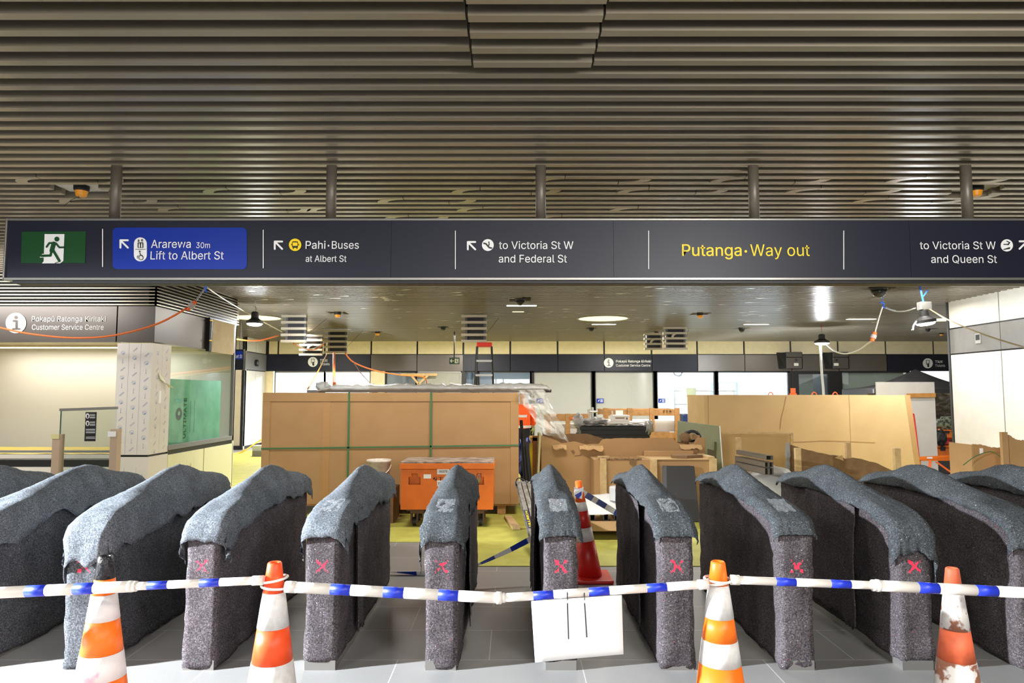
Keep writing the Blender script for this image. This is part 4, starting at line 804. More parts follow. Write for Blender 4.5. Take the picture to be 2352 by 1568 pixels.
# ================================================================== torn carton, crate and boards in the middle
YQ = 10.3
def torn(px0, px1, base_y, Y, amp, seed, n=40, drop=None):   # picture x range, mean edge height in the picture
    pts = []
    for i in range(n+1):
        x = px0+(px1-px0)*i/n; y = base_y(i/n)+amp*nz((i*.35, seed, 0), 1)+amp*.5*nz((i*.9, seed, 3), 1); pts.append((x, y))
    return pts
def sheetpoly(name, top_, Y, mat, parent, th=.012, zb=.01, lean=0):
    pts = [P(x, y, Y) for x, y in top_]; mb = MB(); n = len(pts)
    for i in range(n-1):
        a, b = pts[i], pts[i+1]; vs = [(a.x, Y, zb), (b.x, Y, zb), (b.x, Y+lean, b.z), (a.x, Y+lean, a.z)]; vs += [(x, y+th, z) for x, y, z in vs]
        mb.add(vs, [(0, 1, 2, 3), (7, 6, 5, 4), (3, 2, 6, 7)]+([(0, 3, 7, 4)] if i == 0 else [])+([(1, 5, 6, 2)] if i == n-2 else []))
    return mesh(name, mb, mat, parent)
def lerp_pts(tbl):
    def f(t):
        for (a, p), (b, q) in zip(tbl, tbl[1:]):
            if t <= b: return p+(q-p)*(t-a)/(b-a) if b > a else q
        return tbl[-1][1]
    return f
t = thing('torn_carton', 'wide brown carton with its top edge torn away, left of the light tan carton', 'carton', (P(1430, 1100, YQ).x, YQ, 0))
f1 = lerp_pts([(0, 1000), (.06, 1006), (.12, 1018), (.2, 1013), (.27, 1020), (.36, 1019), (.37, 1008), (.5, 1006), (.8, 1006), (.82, 1016), (.9, 1020), (.945, 1018), (.95, 1005), (1, 1005)])
sheetpoly('front_panel', torn(1243, 1620, f1, YQ, 2.2, 1), YQ, CARD, t)
f2 = lerp_pts([(0, 991), (.08, 996), (.3, 997), (.36, 1004), (.4, 1012), (1, 1016)])
sheetpoly('back_panel', torn(1246, 1612, f2, YQ+.6, 2, 5), YQ+.6, CARDD, t)
for px in (1243, 1607): q = P(px, 1050, YQ).x; z1 = P(px, 1000, YQ).z; mesh('side_panel', MB().box(q, q+.012, YQ+.012, YQ+.6, .01, z1), CARD, t)
mesh('corner_guard', MB().box(P(1606, 1100, YQ).x, P(1620, 1100, YQ).x, YQ-.008, YQ-.001, .01, P(1612, 1005, YQ).z), CARD, t)
for x0, x1, y in ((1268, 1300, 1018), (1330, 1384, 1020), (1560, 1610, 1018)):
    a, b = P(x0, y, YQ-.01), P(x1, y, YQ-.01)
    mesh('torn_flap', MB().grid(lambda u, v: (a.x+(b.x-a.x)*u+.01*v, YQ-.012-.07*math.sin(v*1.6)*(.6+.4*math.sin(u*3)), a.z-.02-(.06+.03*nz((u*3, y, 0), 1))*v+.01*nz((u*6, v, y), 1)), 12, 5), M('card_torn_edge', (196, 158, 112), .9), t, solid=.004)
mesh('gouge', MB().prism([P(*q, YQ-.003) for q in ((1311, 1034), (1317, 1033), (1321, 1038), (1318, 1044), (1314, 1040))], (0, .002, 0)).prism([P(*q, YQ-.003) for q in ((1319, 1046), (1334, 1044), (1335, 1046), (1320, 1048))], (0, .002, 0)), CARDD, t)
tag(mesh('edge_board', MB().beam(P(1234, 1100, YQ-.02), P(1239, 995, YQ-.02), .03, .6, 0, (0, 1, 0)), M('board_pale', (170, 158, 112), .7)), 'thin pale board standing on edge against the torn carton end', 'board')
YX = 9.72; t = thing('timber_crate', 'cardboard crate with three timber corner posts in front of the torn carton', 'crate', (P(1500, 1150, YX).x, YX, 0))
xa, xm, xb = P(1365, 1100, YX).x, P(1380, 1100, YX).x, P(1645, 1100, YX).x; zt = P(1400, 1056, YX).z; ztr = P(1500, 1060, YX).z
mesh('crate_body', MB().box(xa, xb-.02, YX+.03, YX+.5, .03, zt), CARD, t)
mesh('front_panel', MB().box(P(1394, 1100, YX).x, xb-.06, YX+.012, YX+.03, .03, zt-.02), CARD, t)
for a, b, y0 in ((1378, 1393, 1053), (1494, 1509, 1055), (1630, 1646, 1053)): mesh('timber_post', MB().box(P(a, 1100, YX).x, P(b, 1100, YX).x, YX-.03, YX+.03, .012, P(a, y0, YX).z), TIMB, t, bevel=.003)
mesh('top_sheet', MB().prism([(xm+.75, YX, zt+.002), (xb, YX, zt+.002), (xb-.05, YX+.5, zt+.002), (xm+.6, YX+.5, zt+.002)], (0, 0, .012)), CARDL, t)
mesh('top_rail', MB().beam((xb-.06, YX, zt+.03), (xb-.09, YX+.48, zt+.03), .09, .035), TIMB, t); mesh('rear_roll', MB().beam((P(1478, 1042, YX+.5).x, YX+.46, zt+.05), (P(1590, 1042, YX+.5).x, YX+.46, zt+.05), .06, .08), CARD, t, bevel=.01)
mesh('torn_edge', MB().grid(lambda u, v: (xm-.02+(P(1478, 1050, YX).x-xm)*u, YX+.02+.06*v, zt+.012+.02*nz((u*9, v*3, 2), 1.5)+.01*v), 30, 3), CARDD, t, solid=.008)
mesh('torn_hole', MB().prism([P(*q, YX+.008) for q in ((1445, 1057), (1463, 1057), (1461, 1067), (1456, 1076), (1450, 1068), (1446, 1066))], (0, .004, 0)), CARDD, t)
hx, hy = P(1575, 1050, YX+.2).x, YX+.2; 
tag(mesh('honeycomb_board', MB().prism([(hx-.22, hy-.1, zt+.016), (hx-.02, hy-.16, zt+.016), (hx+.24, hy-.02, zt+.016), (hx+.05, hy+.12, zt+.016), (hx-.2, hy+.06, zt+.016)], (0, 0, .04)), CARDD), 'torn slab of honeycomb cardboard lying on the timber crate', 'cardboard')
plank('timber batten stub laid on the crate corner by the torn carton', Vector((xm-.03, YX+.1, zt+.03)), Vector((xm+.13, YX+.12, zt+.03)), .05, .03)
YL = 9.4
tag(mesh('charcoal_board', MB().prism([(P(1530, 1185, YL).x, YL-.02, .01), (P(1607, 1185, YL).x, YL-.02, .01), (P(1597, 1070, YL+.2).x, YL+.24, zz(1070, YL+.24)), (P(1532, 1070, YL+.2).x, YL+.24, zz(1070, YL+.24))], (-.05, .05, 0)), M('panel_charcoal', (52, 50, 52), .45), bevel=.006), 'charcoal flat board leaning against the timber crate', 'board')
YG2 = 11.2
t = thing('green_board', 'grey green plasterboard sheet leaning behind the torn carton', 'board', (P(1600, 1050, YG2).x, YG2, 0))
mesh('board', MB().prism([(P(1549, 1060, YG2).x, YG2-.15, .01), (P(1655, 1060, YG2).x, YG2-.15, .01), P(1652, 978, YG2), P(1556, 966, YG2)], (.02, .014, 0)), M('plaster_green', (150, 154, 122), .7, c2=(142, 146, 114), nscale=5), t)
mesh('pale_edge', MB().beam((P(1655, 1060, YG2).x+.01, YG2-.15, .01), P(1652.5, 978, YG2), .015, .03), PAPER, t)
mesh('scuff', MB().prism([P(*q, YG2-.07) for q in ((1625, 1030), (1640, 1034), (1641, 1014), (1646, 1015), (1645, 1052), (1625, 1045))], (0, .002, 0)), M('scuff_olive', (96, 92, 62), .8), t)
def coil(label, px, py, Y, rx, rz, n, mat, r=.012, name='cable_coil', cat='cable', hang=0):
    c_ = P(px, py, Y); pts = []
    for k in range(n*14):
        a = 2*math.pi*k/14; q = 1+.12*math.sin(k*.37)+.06*math.sin(k*1.3); pts.append(c_+Vector((rx*q*math.cos(a), .05*math.sin(k*.21)+.04*math.cos(a), rz*q*math.sin(a))))
    mb = MB().tube(pts, r, 6)
    if hang: mb.tube([c_+Vector((0, 0, rz)), (c_.x, c_.y, hang)], r*.7, 6)
    return tag(mesh(name, mb, mat, smooth=True), label, cat)
coil('tangled black cable coil resting on the torn carton before the green board', 1590, 1001, YQ+.3, .12, .075, 9, BLK)
tag(mesh('cardboard_chunk', MB().blob((P(1572, 1003, YQ+.2).x, YQ+.14, P(1579, 1003, YQ+.2).z-.02), (.08, .06, .085), 8, .35, 8), CARDD), 'crumpled brown cardboard chunk beside the black cable coil', 'cardboard')
# ---- big light tan carton
YR = 11.9; ra, rb, rc = P(1619, 1000, YR), P(2090, 908, YR), P(2113, 1090, YR); zR = zz(907, YR); X0 = ra.x
t = thing('tan_carton', 'huge light tan carton standing behind the timber stakes', 'carton', ((X0+rb.x)/2, YR, 0))
mesh('front_panel', MB().prism([(X0, YR, .01), (rc.x+.06, YR, .01), (rb.x, YR, zR), (X0, YR, zR)], (0, .02, 0)), CARDL, t)
mesh('side_panel', MB().prism([(X0, YR+.02, .01), (X0, YR+.02, zR), (P(1579, 906, 12.9).x, 12.9, zR), (P(1579, 906, 12.9).x, 12.9, .01)], (.02, 0.005, 0)), CARDL, t)
mesh('back_panel', MB().box(P(1579, 906, 12.9).x, rb.x-.2, 12.9, 12.92, .01, zR), CARDL, t)
for px, w_ in ((1628, .006), (1953, .006)): q = P(px, 1000, YR).x; mesh('tape_seam', MB().box(q, q+w_, YR-.004, YR-.001, .4, zR), M('seam_tan', (178, 140, 90), .8), t)
mesh('edge_fold', MB().prism([(rb.x-.09, YR-.004, zR), (rb.x, YR-.004, zR), (rc.x+.06, YR-.004, .02), (rc.x-.03, YR-.004, .02)], (0, .002, 0)), M('seam_tan', (178, 140, 90)), t)
def crease(pts): 
    mb = MB(); pts = smooth([P(x, y, YR-.004-max(0, (y-908)/182*.0)) for x, y in pts], 5)
    for i in range(len(pts)-1): mb.beam(pts[i], pts[i+1], .002, .012, 0, (0, 0, 1))
    mesh('crease', mb, M('seam_tan', (178, 140, 90)), t)
crease([(1806, 910), (1800, 940), (1795, 960), (1792, 985)]); crease([(1690, 1014), (1760, 1016), (1850, 1014), (1900, 1012), (2010, 1016)])
YF = 11.36
t = thing('batten_stand', 'slim timber frame of battens standing before the light tan carton', 'frame', (P(1735, 1080, YF).x, YF, 0))
for a, b in (((1652, 1100), (1652, 993)), ((1818, 1100), (1818, 996)), ): mesh('upright', MB().beam((P(*b, YF).x, YF, .01), P(*b, YF), .05, .04), TIMB, t)
mesh('rail', MB().beam(P(1645, 993.5, YF), P(1822, 995, YF), .05, .03), TIMB, t)
tag(mesh('tan_sheet', MB().box(P(1654, 1000, YF).x, P(1815, 1000, YF).x, YF+.04, YF+.05, .01, zz(996, YF)), CARDL), 'light tan cardboard sheet held in the timber frame', 'cardboard')
YI = 10.1
for a, b, y0, lab, Y_ in ((1692, 1703, 1005, 'thin timber stake by the stacked metal channels', 10.4), (1827, 1840, 1029, 'pale timber stake in front of the torn brown sheet', 9.6), (1944, 1953, 1016, 'timber stake behind the torn brown sheet notch', 10.35), (2055, 2069, 1029, 'timber stake at the far end of the torn brown sheet', 9.9)):
    t_ = P((a+b)/2, y0, Y_); tag(mesh('timber_stake', MB().box(P(a, y0, Y_).x, P(b, y0, Y_).x, Y_, Y_+.06, .01, t_.z), TIMB, bevel=.003), lab, 'timber', 'upright timber stakes')
t = thing('torn_sheet', 'low torn brown cardboard sheet between the timber stakes', 'cardboard', (P(1930, 1080, YI).x, YI, 0))
f3 = lerp_pts([(0, 1018), (.05, 1022), (.12, 1028), (.3, 1040), (.5, 1048), (.52, 1054), (.6, 1050), (.8, 1062), (.9, 1074), (1, 1086)])
sheetpoly('sheet', torn(1806, 2062, f3, YI, 1.2, 9), YI, CARDD, t); mesh('torn_flap', MB().prism([P(*q, YI-.03) for q in ((1918, 1051), (1934, 1044), (1938, 1058))], (0, .01, 0)), CARDL, t)
mesh('plastic_edge', MB().grid(lambda u, v: P(1804+10*u+4*nz((v*3, u, 1), 2), 1016+72*v, YI-.02), 3, 10), FILMW, t, solid=.003)
# stacked metal channels on a wrapped pile
YM = 9.2
tag(mesh('wrapped_pile', MB().blob((P(1780, 1100, YM+.5).x, YM+.55, .35), (.46, .42, .36), 4, .18, 14, freq=2), M('sheet_grey', (150, 146, 140), .5, alpha=.95, bump=.6, bscale=12), smooth=True), 'grey plastic covered pile under the stacked metal channels', 'covered pile')
def channel(label, px0, py0, px1, py1, Y, L=.55, dx=-.22):
    a, b = P(px0, py1, Y), P(px1, py0, Y); w_, h_ = b.x-a.x, b.z-a.z; th = .005; mb = MB(); d_ = Vector((dx, L, .03))
    for q in ((a.x, a.x+th, a.z, b.z), (b.x-th, b.x, a.z, b.z), (a.x, b.x, a.z, a.z+th), (a.x, b.x, b.z-th, b.z)):
        mb.prism([(q[0], Y, q[2]), (q[1], Y, q[2]), (q[1], Y, q[3]), (q[0], Y, q[3])], d_)
    return tag(mesh('metal_channel', mb, M('channel_bronze', (120, 112, 102), .4, .6)), label, 'metal profile', 'stacked metal channels')
channel('topmost flat metal channel of the little stack by the timber stake', 1760, 1046, 1776, 1056, YM); channel('second row metal channel of the stack, nearer the torn brown sheet', 1767, 1061, 1776.5, 1073, YM); channel('second row metal channel of the stack, nearer the timber stake', 1757, 1061, 1766.5, 1073, YM)
channel('bottom metal channel of the stack, nearer the timber stake', 1757, 1074, 1766.5, 1090, YM); channel('bottom metal channel of the stack, nearer the torn brown sheet', 1767.5, 1074, 1777, 1090, YM)
# ---- flat trolley of parts behind the red cone
YP = 8.3
t = thing('parts_pallet', 'low timber pallet of black tubes and grey sheeting behind the red cone', 'pallet', (P(1390, 1230, YP).x, YP, 0)); xa, xb = P(1338, 1225, YP).x, P(1452, 1225, YP).x
mesh('edge_board', MB().box(xa, xb, YP, YP+.02, .11, .22), CARD, t); mesh('deck', MB().box(xa, xb, YP+.02, YP+.9, .1, .14), TIMB, t)
for q in (xa, xb-.1): mesh('bearer', MB().box(q, q+.1, YP+.03, YP+.85, .01, .1), TIMB, t)
for k, px in enumerate((1356, 1387, 1412, 1436)):
    a = P(px, 1214, YP+.03); tag(mesh('box_tube', MB().box(a.x, a.x+.055, YP+.03, YP+.8, .222, .224+.004).box(a.x, a.x+.004, YP+.03, YP+.8, .222, .30).box(a.x+.051, a.x+.055, YP+.03, YP+.8, .222, .30).box(a.x, a.x+.055, YP+.03, YP+.8, .296, .30), M('tube_dark', (62, 62, 66), .35, .5)), 'dark box tube stacked on the parts pallet under grey sheeting', 'metal profile', 'dark box tubes on the parts pallet')
tag(mesh('foam_sheet', MB().grid(lambda u, v: (xa-.03+(xb-xa+.04)*u, YP+.0+.8*v, .315+.1*v+.012*nz((u*4, v*3, 0), 1.6)-.02*max(0, .12-v)*8), 16, 14), M('sheet_pale', (196, 194, 190), .7), smooth=True, solid=.01), 'pale grey foam sheet draped over the dark box tubes', 'sheet')
def rail(label, a, b, w_, h_): return tag(mesh('metal_rail', MB().beam(Vector(a)+Vector((-w_/2, 0, 0)), Vector(b)+Vector((-w_/2, 0, 0)), .006, h_).beam(Vector(a)+Vector((w_/2, 0, 0)), Vector(b)+Vector((w_/2, 0, 0)), .006, h_).beam(Vector(a)-Vector((0, 0, h_/2)), Vector(b)-Vector((0, 0, h_/2)), w_, .006).beam(a, b, w_, .006), ALU), label, 'metal profile', 'aluminium rails on the grey sheeting')
rail('long aluminium rail lying on the grey foam sheet behind the red cone', P(1378, 1172, 8.55), P(1344, 1143, 9.15), .05, .07); rail('shorter aluminium rail crossing behind the long one', P(1402, 1147, 9.0), P(1372, 1140, 9.3), .04, .05)
tag(mesh('grey_roll', MB().lathe([(.105, .40), (.11, .41), (.11, .56), (.1, .57), (.03, .57), (.03, .5)], (P(1420, 1170, 8.75).x, 8.75, 0)), M('roll_grey', (172, 170, 166), .6), smooth=False), 'stubby grey roll standing on the foam sheet', 'roll')
# ================================================================== behind: worker, tarp, cabinets, crates
t = thing('person', 'worker in an orange hi-vis jacket and dark trousers, turned away behind the plastic sheet', 'person', (.28, 16.4, 0))
def skin(name, pts, edges, mat, parent, lv=2):
    me = bpy.data.meshes.new(name); me.from_pydata([p[:3] for p in pts], edges, []); o = bpy.data.objects.new(name, me); COL.objects.link(o); me.materials.append(mat)
    o.parent = parent; o.matrix_parent_inverse = Matrix.Translation(-WORLD[parent.name]); WORLD[o.name] = Vector((0, 0, 0))
    s_ = o.modifiers.new('skin', 'SKIN'); s_.use_smooth_shade = True
    for v, p in zip(me.skin_vertices[0].data, pts): v.radius = (p[3], p[4] if len(p) > 4 else p[3])
    me.skin_vertices[0].data[0].use_root = True; k = o.modifiers.new('sub', 'SUBSURF'); k.levels = k.render_levels = lv; return o
bx_, by_ = .26, 16.4
def w_(l): return [(bx_+p[0], by_+p[1], *p[2:]) for p in l]
body = w_([(0, 0, .95, .14, .1), (0, 0, 1.18, .13, .09), (0, .02, 1.4, .16, .1), (0, .03, 1.5, .07), (0, .045, 1.56, .06), (0, .06, 1.66, .1, .115), (0, .06, 1.76, .085, .1), (-.09, 0, .86, .075), (-.1, .01, .48, .05), (-.1, 0, .1, .04), (-.1, .12, .05, .04), (.09, 0, .86, .075), (.1, .02, .48, .05), (.1, 0, .1, .04), (.1, .12, .05, .04), (-.2, .02, 1.42, .055), (-.25, .06, 1.14, .042), (-.22, .26, 1.0, .034), (.2, .02, 1.42, .055), (.25, .04, 1.14, .042), (.24, .16, .92, .034)])
E_ = [(0, 1), (1, 2), (2, 3), (3, 4), (4, 5), (5, 6), (0, 7), (7, 8), (8, 9), (9, 10), (0, 11), (11, 12), (12, 13), (13, 14), (2, 15), (15, 16), (16, 17), (2, 18), (18, 19), (19, 20)]
skin('body', body, E_, M('skin_tone', (196, 150, 124), .6), t)
skin('hi_vis_jacket', w_([(0, 0, .8, .22, .17), (0, 0, 1.15, .19, .14), (0, .01, 1.35, .19, .13), (0, .02, 1.48, .09, .08), (-.2, .02, 1.38, .095), (-.265, .06, 1.14, .075), (-.23, .2, 1.04, .06), (.2, .02, 1.38, .095), (.265, .04, 1.14, .075), (.25, .13, .97, .06)]), [(0, 1), (1, 2), (2, 3), (2, 4), (4, 5), (5, 6), (2, 7), (7, 8), (8, 9)], M('hivis_orange', (255, 96, 24), .7), t)
skin('trousers', w_([(0, 0, 1.02, .19, .14), (0, 0, .88, .2, .15), (-.09, 0, .74, .115), (-.1, .01, .48, .09), (-.1, 0, .1, .08), (.09, 0, .74, .115), (.1, .02, .48, .09), (.1, 0, .1, .08)]), [(0, 1), (1, 2), (2, 3), (3, 4), (1, 5), (5, 6), (6, 7)], M('navy_cloth', (30, 32, 46), .8), t)
for z, ex_ in ((1.2, .176), (.95, .2)):
    sb = MB().lathe([(1, z-.03), (1, z+.03)], (0, 0, 0), 32, cap=False); sb.v = [(bx_+v[0]*ex_, by_+v[1]*ex_*.8, v[2]) for v in sb.v]; mesh('reflective_stripe', sb, BAND, t, smooth=True)
hand = MB(); hc = Vector((bx_+.245, by_+.18, .87)); hand.blob(hc, (.022, .045, .05), 1, .05, 8)
for k in range(4): f0 = hc+Vector((.0, -.03+.02*k, -.035)); hand.tube([f0, f0+Vector((-.004, .004, -.04)), f0+Vector((-.018, .006, -.07-.006*(k in (1, 2))))], [.011, .01, .008], 7)
hand.tube([hc+Vector((-.01, .03, .01)), hc+Vector((-.035, .05, -.02)), hc+Vector((-.05, .045, -.05))], [.012, .011, .008], 7); mesh('work_glove', hand, M('glove_lime', (190, 210, 90), .7), t, smooth=True)
mesh('hard_hat', MB().lathe([(.15, 1.735), (.125, 1.74), (.122, 1.79), (.09, 1.845), (.001, 1.865)], (bx_, by_+.06, 0), 24), PAPER, t, smooth=True)
tag(mesh('blue_tarp', MB().blob((P(1210, 1045, 11.7).x, 11.7, .66), (.2, .22, .3), 6, .4, 20, freq=3.5), M('tarp_blue', (44, 66, 160), .4, bump=.8, bscale=20), smooth=True), 'crumpled blue tarp bundle between the long carton and amber cabinet', 'tarp')
tag(mesh('tarp_bench', MB().box(P(1196, 1100, 11.5).x, P(1222, 1100, 11.5).x, 11.45, 11.95, .01, .36), DARK), 'dark bench under the crumpled blue tarp', 'bench')
t = thing('amber_cabinet', 'narrow amber site cabinet with drawers beside the torn carton', 'cabinet', (P(1232, 1080, 10.9).x, 10.9, 0)); xa, xb = P(1221, 1050, 10.9).x, P(1240, 1050, 10.9).x; z1 = zz(1012, 10.9)
mesh('cabinet_body', MB().box(xa, xb, 10.92, 11.4, .02, z1), M('amber_paint', (206, 140, 34), .45), t); mesh('lid', MB().box(xa-.02, xb+.02, 10.9, 11.42, z1, z1+.05), M('lid_yellow', (240, 186, 50), .4), t)
for k in range(4): mesh('drawer', MB().box(xa+.015, xb-.015, 10.9, 10.92, .05+k*.26, .29+k*.26), M('amber_dark', (168, 104, 30), .5), t)
mesh('ladder_rail', MB().beam((xa-.02, 10.86, .01), (xa-.01, 10.86, z1-.03), .025, .05), YEL, t)
for i, (px, z1, dx) in enumerate(((1193, 1.22, .0), (1197, 1.05, .02), (1201, .9, .05))): q = P(px, 1050, 10.7).x; tag(mesh('dark_plank', MB().beam((q+.1+dx, 10.6-i*.12, .01), (q+.03+dx*.6, 10.85-i*.12, z1+.1), .05, .03, 0, (0, 1, 0)), M('plank_dark', (40, 36, 36), .6)), ('tallest dark plank leaning on the end of the long carton', 'middle dark plank leaning on the end of the long carton', 'shortest dark plank leaning on the end of the long carton')[i], 'plank', 'dark leaning planks')
def crate(label, px0, px1, py0, py1, Y, posts, mid=True, white=True):
    a, b = P(px0, py1, Y), P(px1, py0, Y); zb = max(.01, a.z); zt_ = b.z; D_ = .9; t = thing('wooden_crate', label, 'crate', ((a.x+b.x)/2, Y, 0), 'open slatted wooden crates')
    for px in posts: q = P(px, py0, Y).x; mesh('post', MB().box(q-.05, q+.05, Y-.03, Y+.03, .01, zt_+.03), TIMBD, t)
    for y_ in (Y-.02, Y+D_): mesh('rail', MB().box(a.x, b.x, y_, y_+.04, zt_-.13, zt_), TIMBD, t); mesh('rail', MB().box(a.x, b.x, y_, y_+.04, zb-.12, zb), TIMBD, t)
    for q in (a.x, b.x-.05): mesh('end_rail', MB().box(q, q+.05, Y+.02, Y+D_, zt_-.1, zt_), TIMBD, t)
    if white: tag(mesh('wrapped_goods', MB().box(a.x+.07, b.x-.07, Y+.1, Y+D_-.06, zb, zb+(zt_-zb)*.5), M('foam_white', (228, 228, 226), .8, bump=.5, bscale=6)), 'white wrapped goods inside '+label.split(',')[0], 'packed goods')
    mesh('base', MB().box(a.x, b.x, Y, Y+D_, .01, zb-.12) if zb > .2 else MB().box(a.x, b.x, Y, Y+D_, .01, .05), TIMBD, t); return t
t = crate('low wooden crate behind the torn carton, red marking on its rail', 1254, 1351, 953, 996, 15.2, (1258, 1304, 1346))
mesh('red_marking', MB().prism([P(*q, 15.17) for q in ((1309, 958), (1338, 959), (1338, 962), (1309, 961.5))], (0, .005, 0)), ORAN, t)
t = crate('tall wooden crate with a white paper label and handling symbols', 1386, 1560, 940, 992, 14.2, (1391, 1446, 1497, 1555))
mesh('paper_label', MB().box(P(1414, 950, 14.15).x, P(1431, 950, 14.15).x, 14.145, 14.15, zz(954, 14.15), zz(942, 14.15)), PAPER, t)
mb = MB(); YY = 14.17
for px in (1525, 1532): mb.prism([P(px-2, 942, YY), P(px+2, 942, YY), P(px, 945, YY)], (0, .004, 0)); mb.prism([P(px-.5, 944, YY), P(px+.5, 944, YY), P(px+.5, 948, YY), P(px-.5, 948, YY)], (0, .004, 0))
mb.prism([P(1536, 945, YY), P(1543, 945, YY), P(1539.5, 942, YY)], (0, .004, 0)); mesh('handling_symbol', mb, DARK, t)
# black slab stack with wrapped parts on it
YB2 = 12.6; a, b = P(1332, 990, YB2), P(1492, 977, YB2); z1 = b.z-.02
t = thing('slab_stack', 'stack of long black slabs wrapped in torn clear plastic behind the torn carton', 'slab stack', ((a.x+b.x)/2, YB2, 0))
mesh('slab', MB().box(a.x, b.x, YB2, YB2+.8, z1-.06, z1), BLK, t); mesh('slab', MB().box(a.x+.02, b.x+.02, YB2+.01, YB2+.8, z1-.15, z1-.065), BLK, t); mesh('slab', MB().box(a.x, b.x, YB2+.02, YB2+.8, z1-.24, z1-.155), BLK, t)
for q in (a.x+.1, b.x-.2): mesh('trestle', MB().box(q, q+.08, YB2+.05, YB2+.75, .01, z1-.24), TIMBD, t)
mesh('torn_plastic', MB().grid(lambda u, v: (a.x-.03+(b.x-a.x+.06)*u, YB2-.02+.7*v, z1+.02+.035*abs(nz((u*12, v*4, 0), 1.4))), 50, 8), FILMW, t, smooth=True)
mesh('plastic_tuft', MB().blob((a.x-.02, YB2+.1, z1+.1), (.09, .1, .12), 2, .6, 12, freq=3), FILMW, t, smooth=True); mesh('plastic_tuft', MB().blob((b.x, YB2+.05, z1-.02), (.08, .1, .12), 5, .6, 12, freq=3), FILMW, t, smooth=True)
c_ = P(1430, 966, YB2+.3)
t = thing('white_fitting', 'white boxed fitting with a dark slot lying on the slab stack', 'fitting', (c_.x, YB2+.3, z1))
mesh('tray', MB().box(c_.x-.36, c_.x+.4, YB2+.15, YB2+.6, z1+.05, z1+.08), PLW, t); mesh('casing', MB().box(c_.x-.2, c_.x+.12, YB2+.2, YB2+.5, z1+.08, z1+.2).box(c_.x-.22, c_.x-.19, YB2+.2, YB2+.23, z1+.08, z1+.28), PLW, t, bevel=.01); mesh('slot', MB().box(c_.x-.15, c_.x+.02, YB2+.195, YB2+.2, z1+.14, z1+.16).box(c_.x+.05, c_.x+.08, YB2+.195, YB2+.2, z1+.12, z1+.16), CARDD, t)
tag(mesh('crumpled_wrap', MB().blob((P(1366, 970, YB2+.3).x, YB2+.3, z1+.09), (.24, .2, .06), 9, .6, 16, freq=4), FILMW, smooth=True), 'crumpled white wrapping lying on the slab stack', 'wrapping')
# scaffold rails
def scaff(label, segs, Y):
    t = thing('scaffold_frame', label, 'scaffold', P(*segs[0][0], Y), 'tubular scaffold frames')
    for s_ in segs: mesh('scaffold_tube', MB().tube([P(*q, Y) if isinstance(q[0], (int, float)) and q[1] < 1100 else (P(q[0], 900, Y).x, Y, .01) for q in s_], .03, 10), ALU, t)
scaff('silver scaffold frame between the two wooden crates', [((1361, 935), (1361, 1200)), ((1354, 945), (1392, 945)), ((1352, 940), (1352, 1200))], 16.8)
scaff('silver scaffold frame inside the bright room', [((1548, 892), (1548, 1200)), ((1552, 892), (1552, 1200)), ((1546, 897), (1690, 897)), ((1550, 928), (1690, 928)), ((1686, 892), (1686, 1200))], 25.0)
tag(mesh('junction_box', MB().box(P(1577, 900, 24.6).x, P(1600, 900, 24.6).x, 24.67, 24.975, zz(914, 24.6), zz(890, 24.6)), M('pale_box', (226, 218, 180), .6)), 'cream box hung on the scaffold rail in the bright room', 'box')
tag(mesh('electrical_cabinet', MB().box(bx(1512, 27), bx(1541, 27), 27.2, 27.48, 1.2, zz(885, 27.2)), PLW), 'white electrical cabinet on the bright room wall', 'cabinet')
struct('door_2', MB().box(bx(1637, 27.4), bx(1690, 27.4), 27.42, 27.48, 0, zz(880, 27.4)), M('door_brown', (150, 138, 140), .6)); struct('trim_40', MB().box(bx(1632, 27.4), bx(1695, 27.4), 27.46, 27.49, 0, zz(878, 27.4)), M('door_frame_blue', (120, 130, 150), .5))
coil('loose black cable loops hanging in the bright room', 1558, 857, 26, .16, .1, 2, BLK, .02, hang=3.0)
tag(mesh('blue_machine', MB().box(P(1566, 960, 15.6).x, P(1582, 960, 15.6).x, 15.5, 15.9, .3, zz(950, 15.6)).box(P(1569, 960, 15.6).x, P(1580, 960, 15.6).x, 15.55, 15.8, .01, .3), M('machine_blue', (28, 52, 110), .4), bevel=.03), 'dark blue machine casing between crate and light tan carton', 'machine')
for px, lab in ((1378, 'small navy notice sticker on the second filmed shop window'), (1519, 'small navy notice sticker on the clear bright shop window'), (1240, 'small navy notice sticker on the first filmed shop window')):
    t = thing('window_sticker', lab, 'sticker', (bx(px), YB, 1.4), 'navy notice stickers on the shop windows'); Yk = YB+.05 if px < 0 else YB-.0
    mesh('sticker', MB().box(bx(px-8), bx(px+8), YB+.0, YB+.012, zz(925, YB), zz(915, YB)), BLUE, t); mb = MB()
    for k in range(3): mb.box(bx(px), bx(px+6), YB-.003, YB, zz(918+k*2.5, YB), zz(917+k*2.5, YB))
    mb.prism([(bx(px-6), YB-.003, zz(922, YB)), (bx(px-2), YB-.003, zz(917, YB)), (bx(px-2.5), YB-.003, zz(921, YB))], (0, .003, 0)); mesh('notice_mark', mb, PAPER, t)
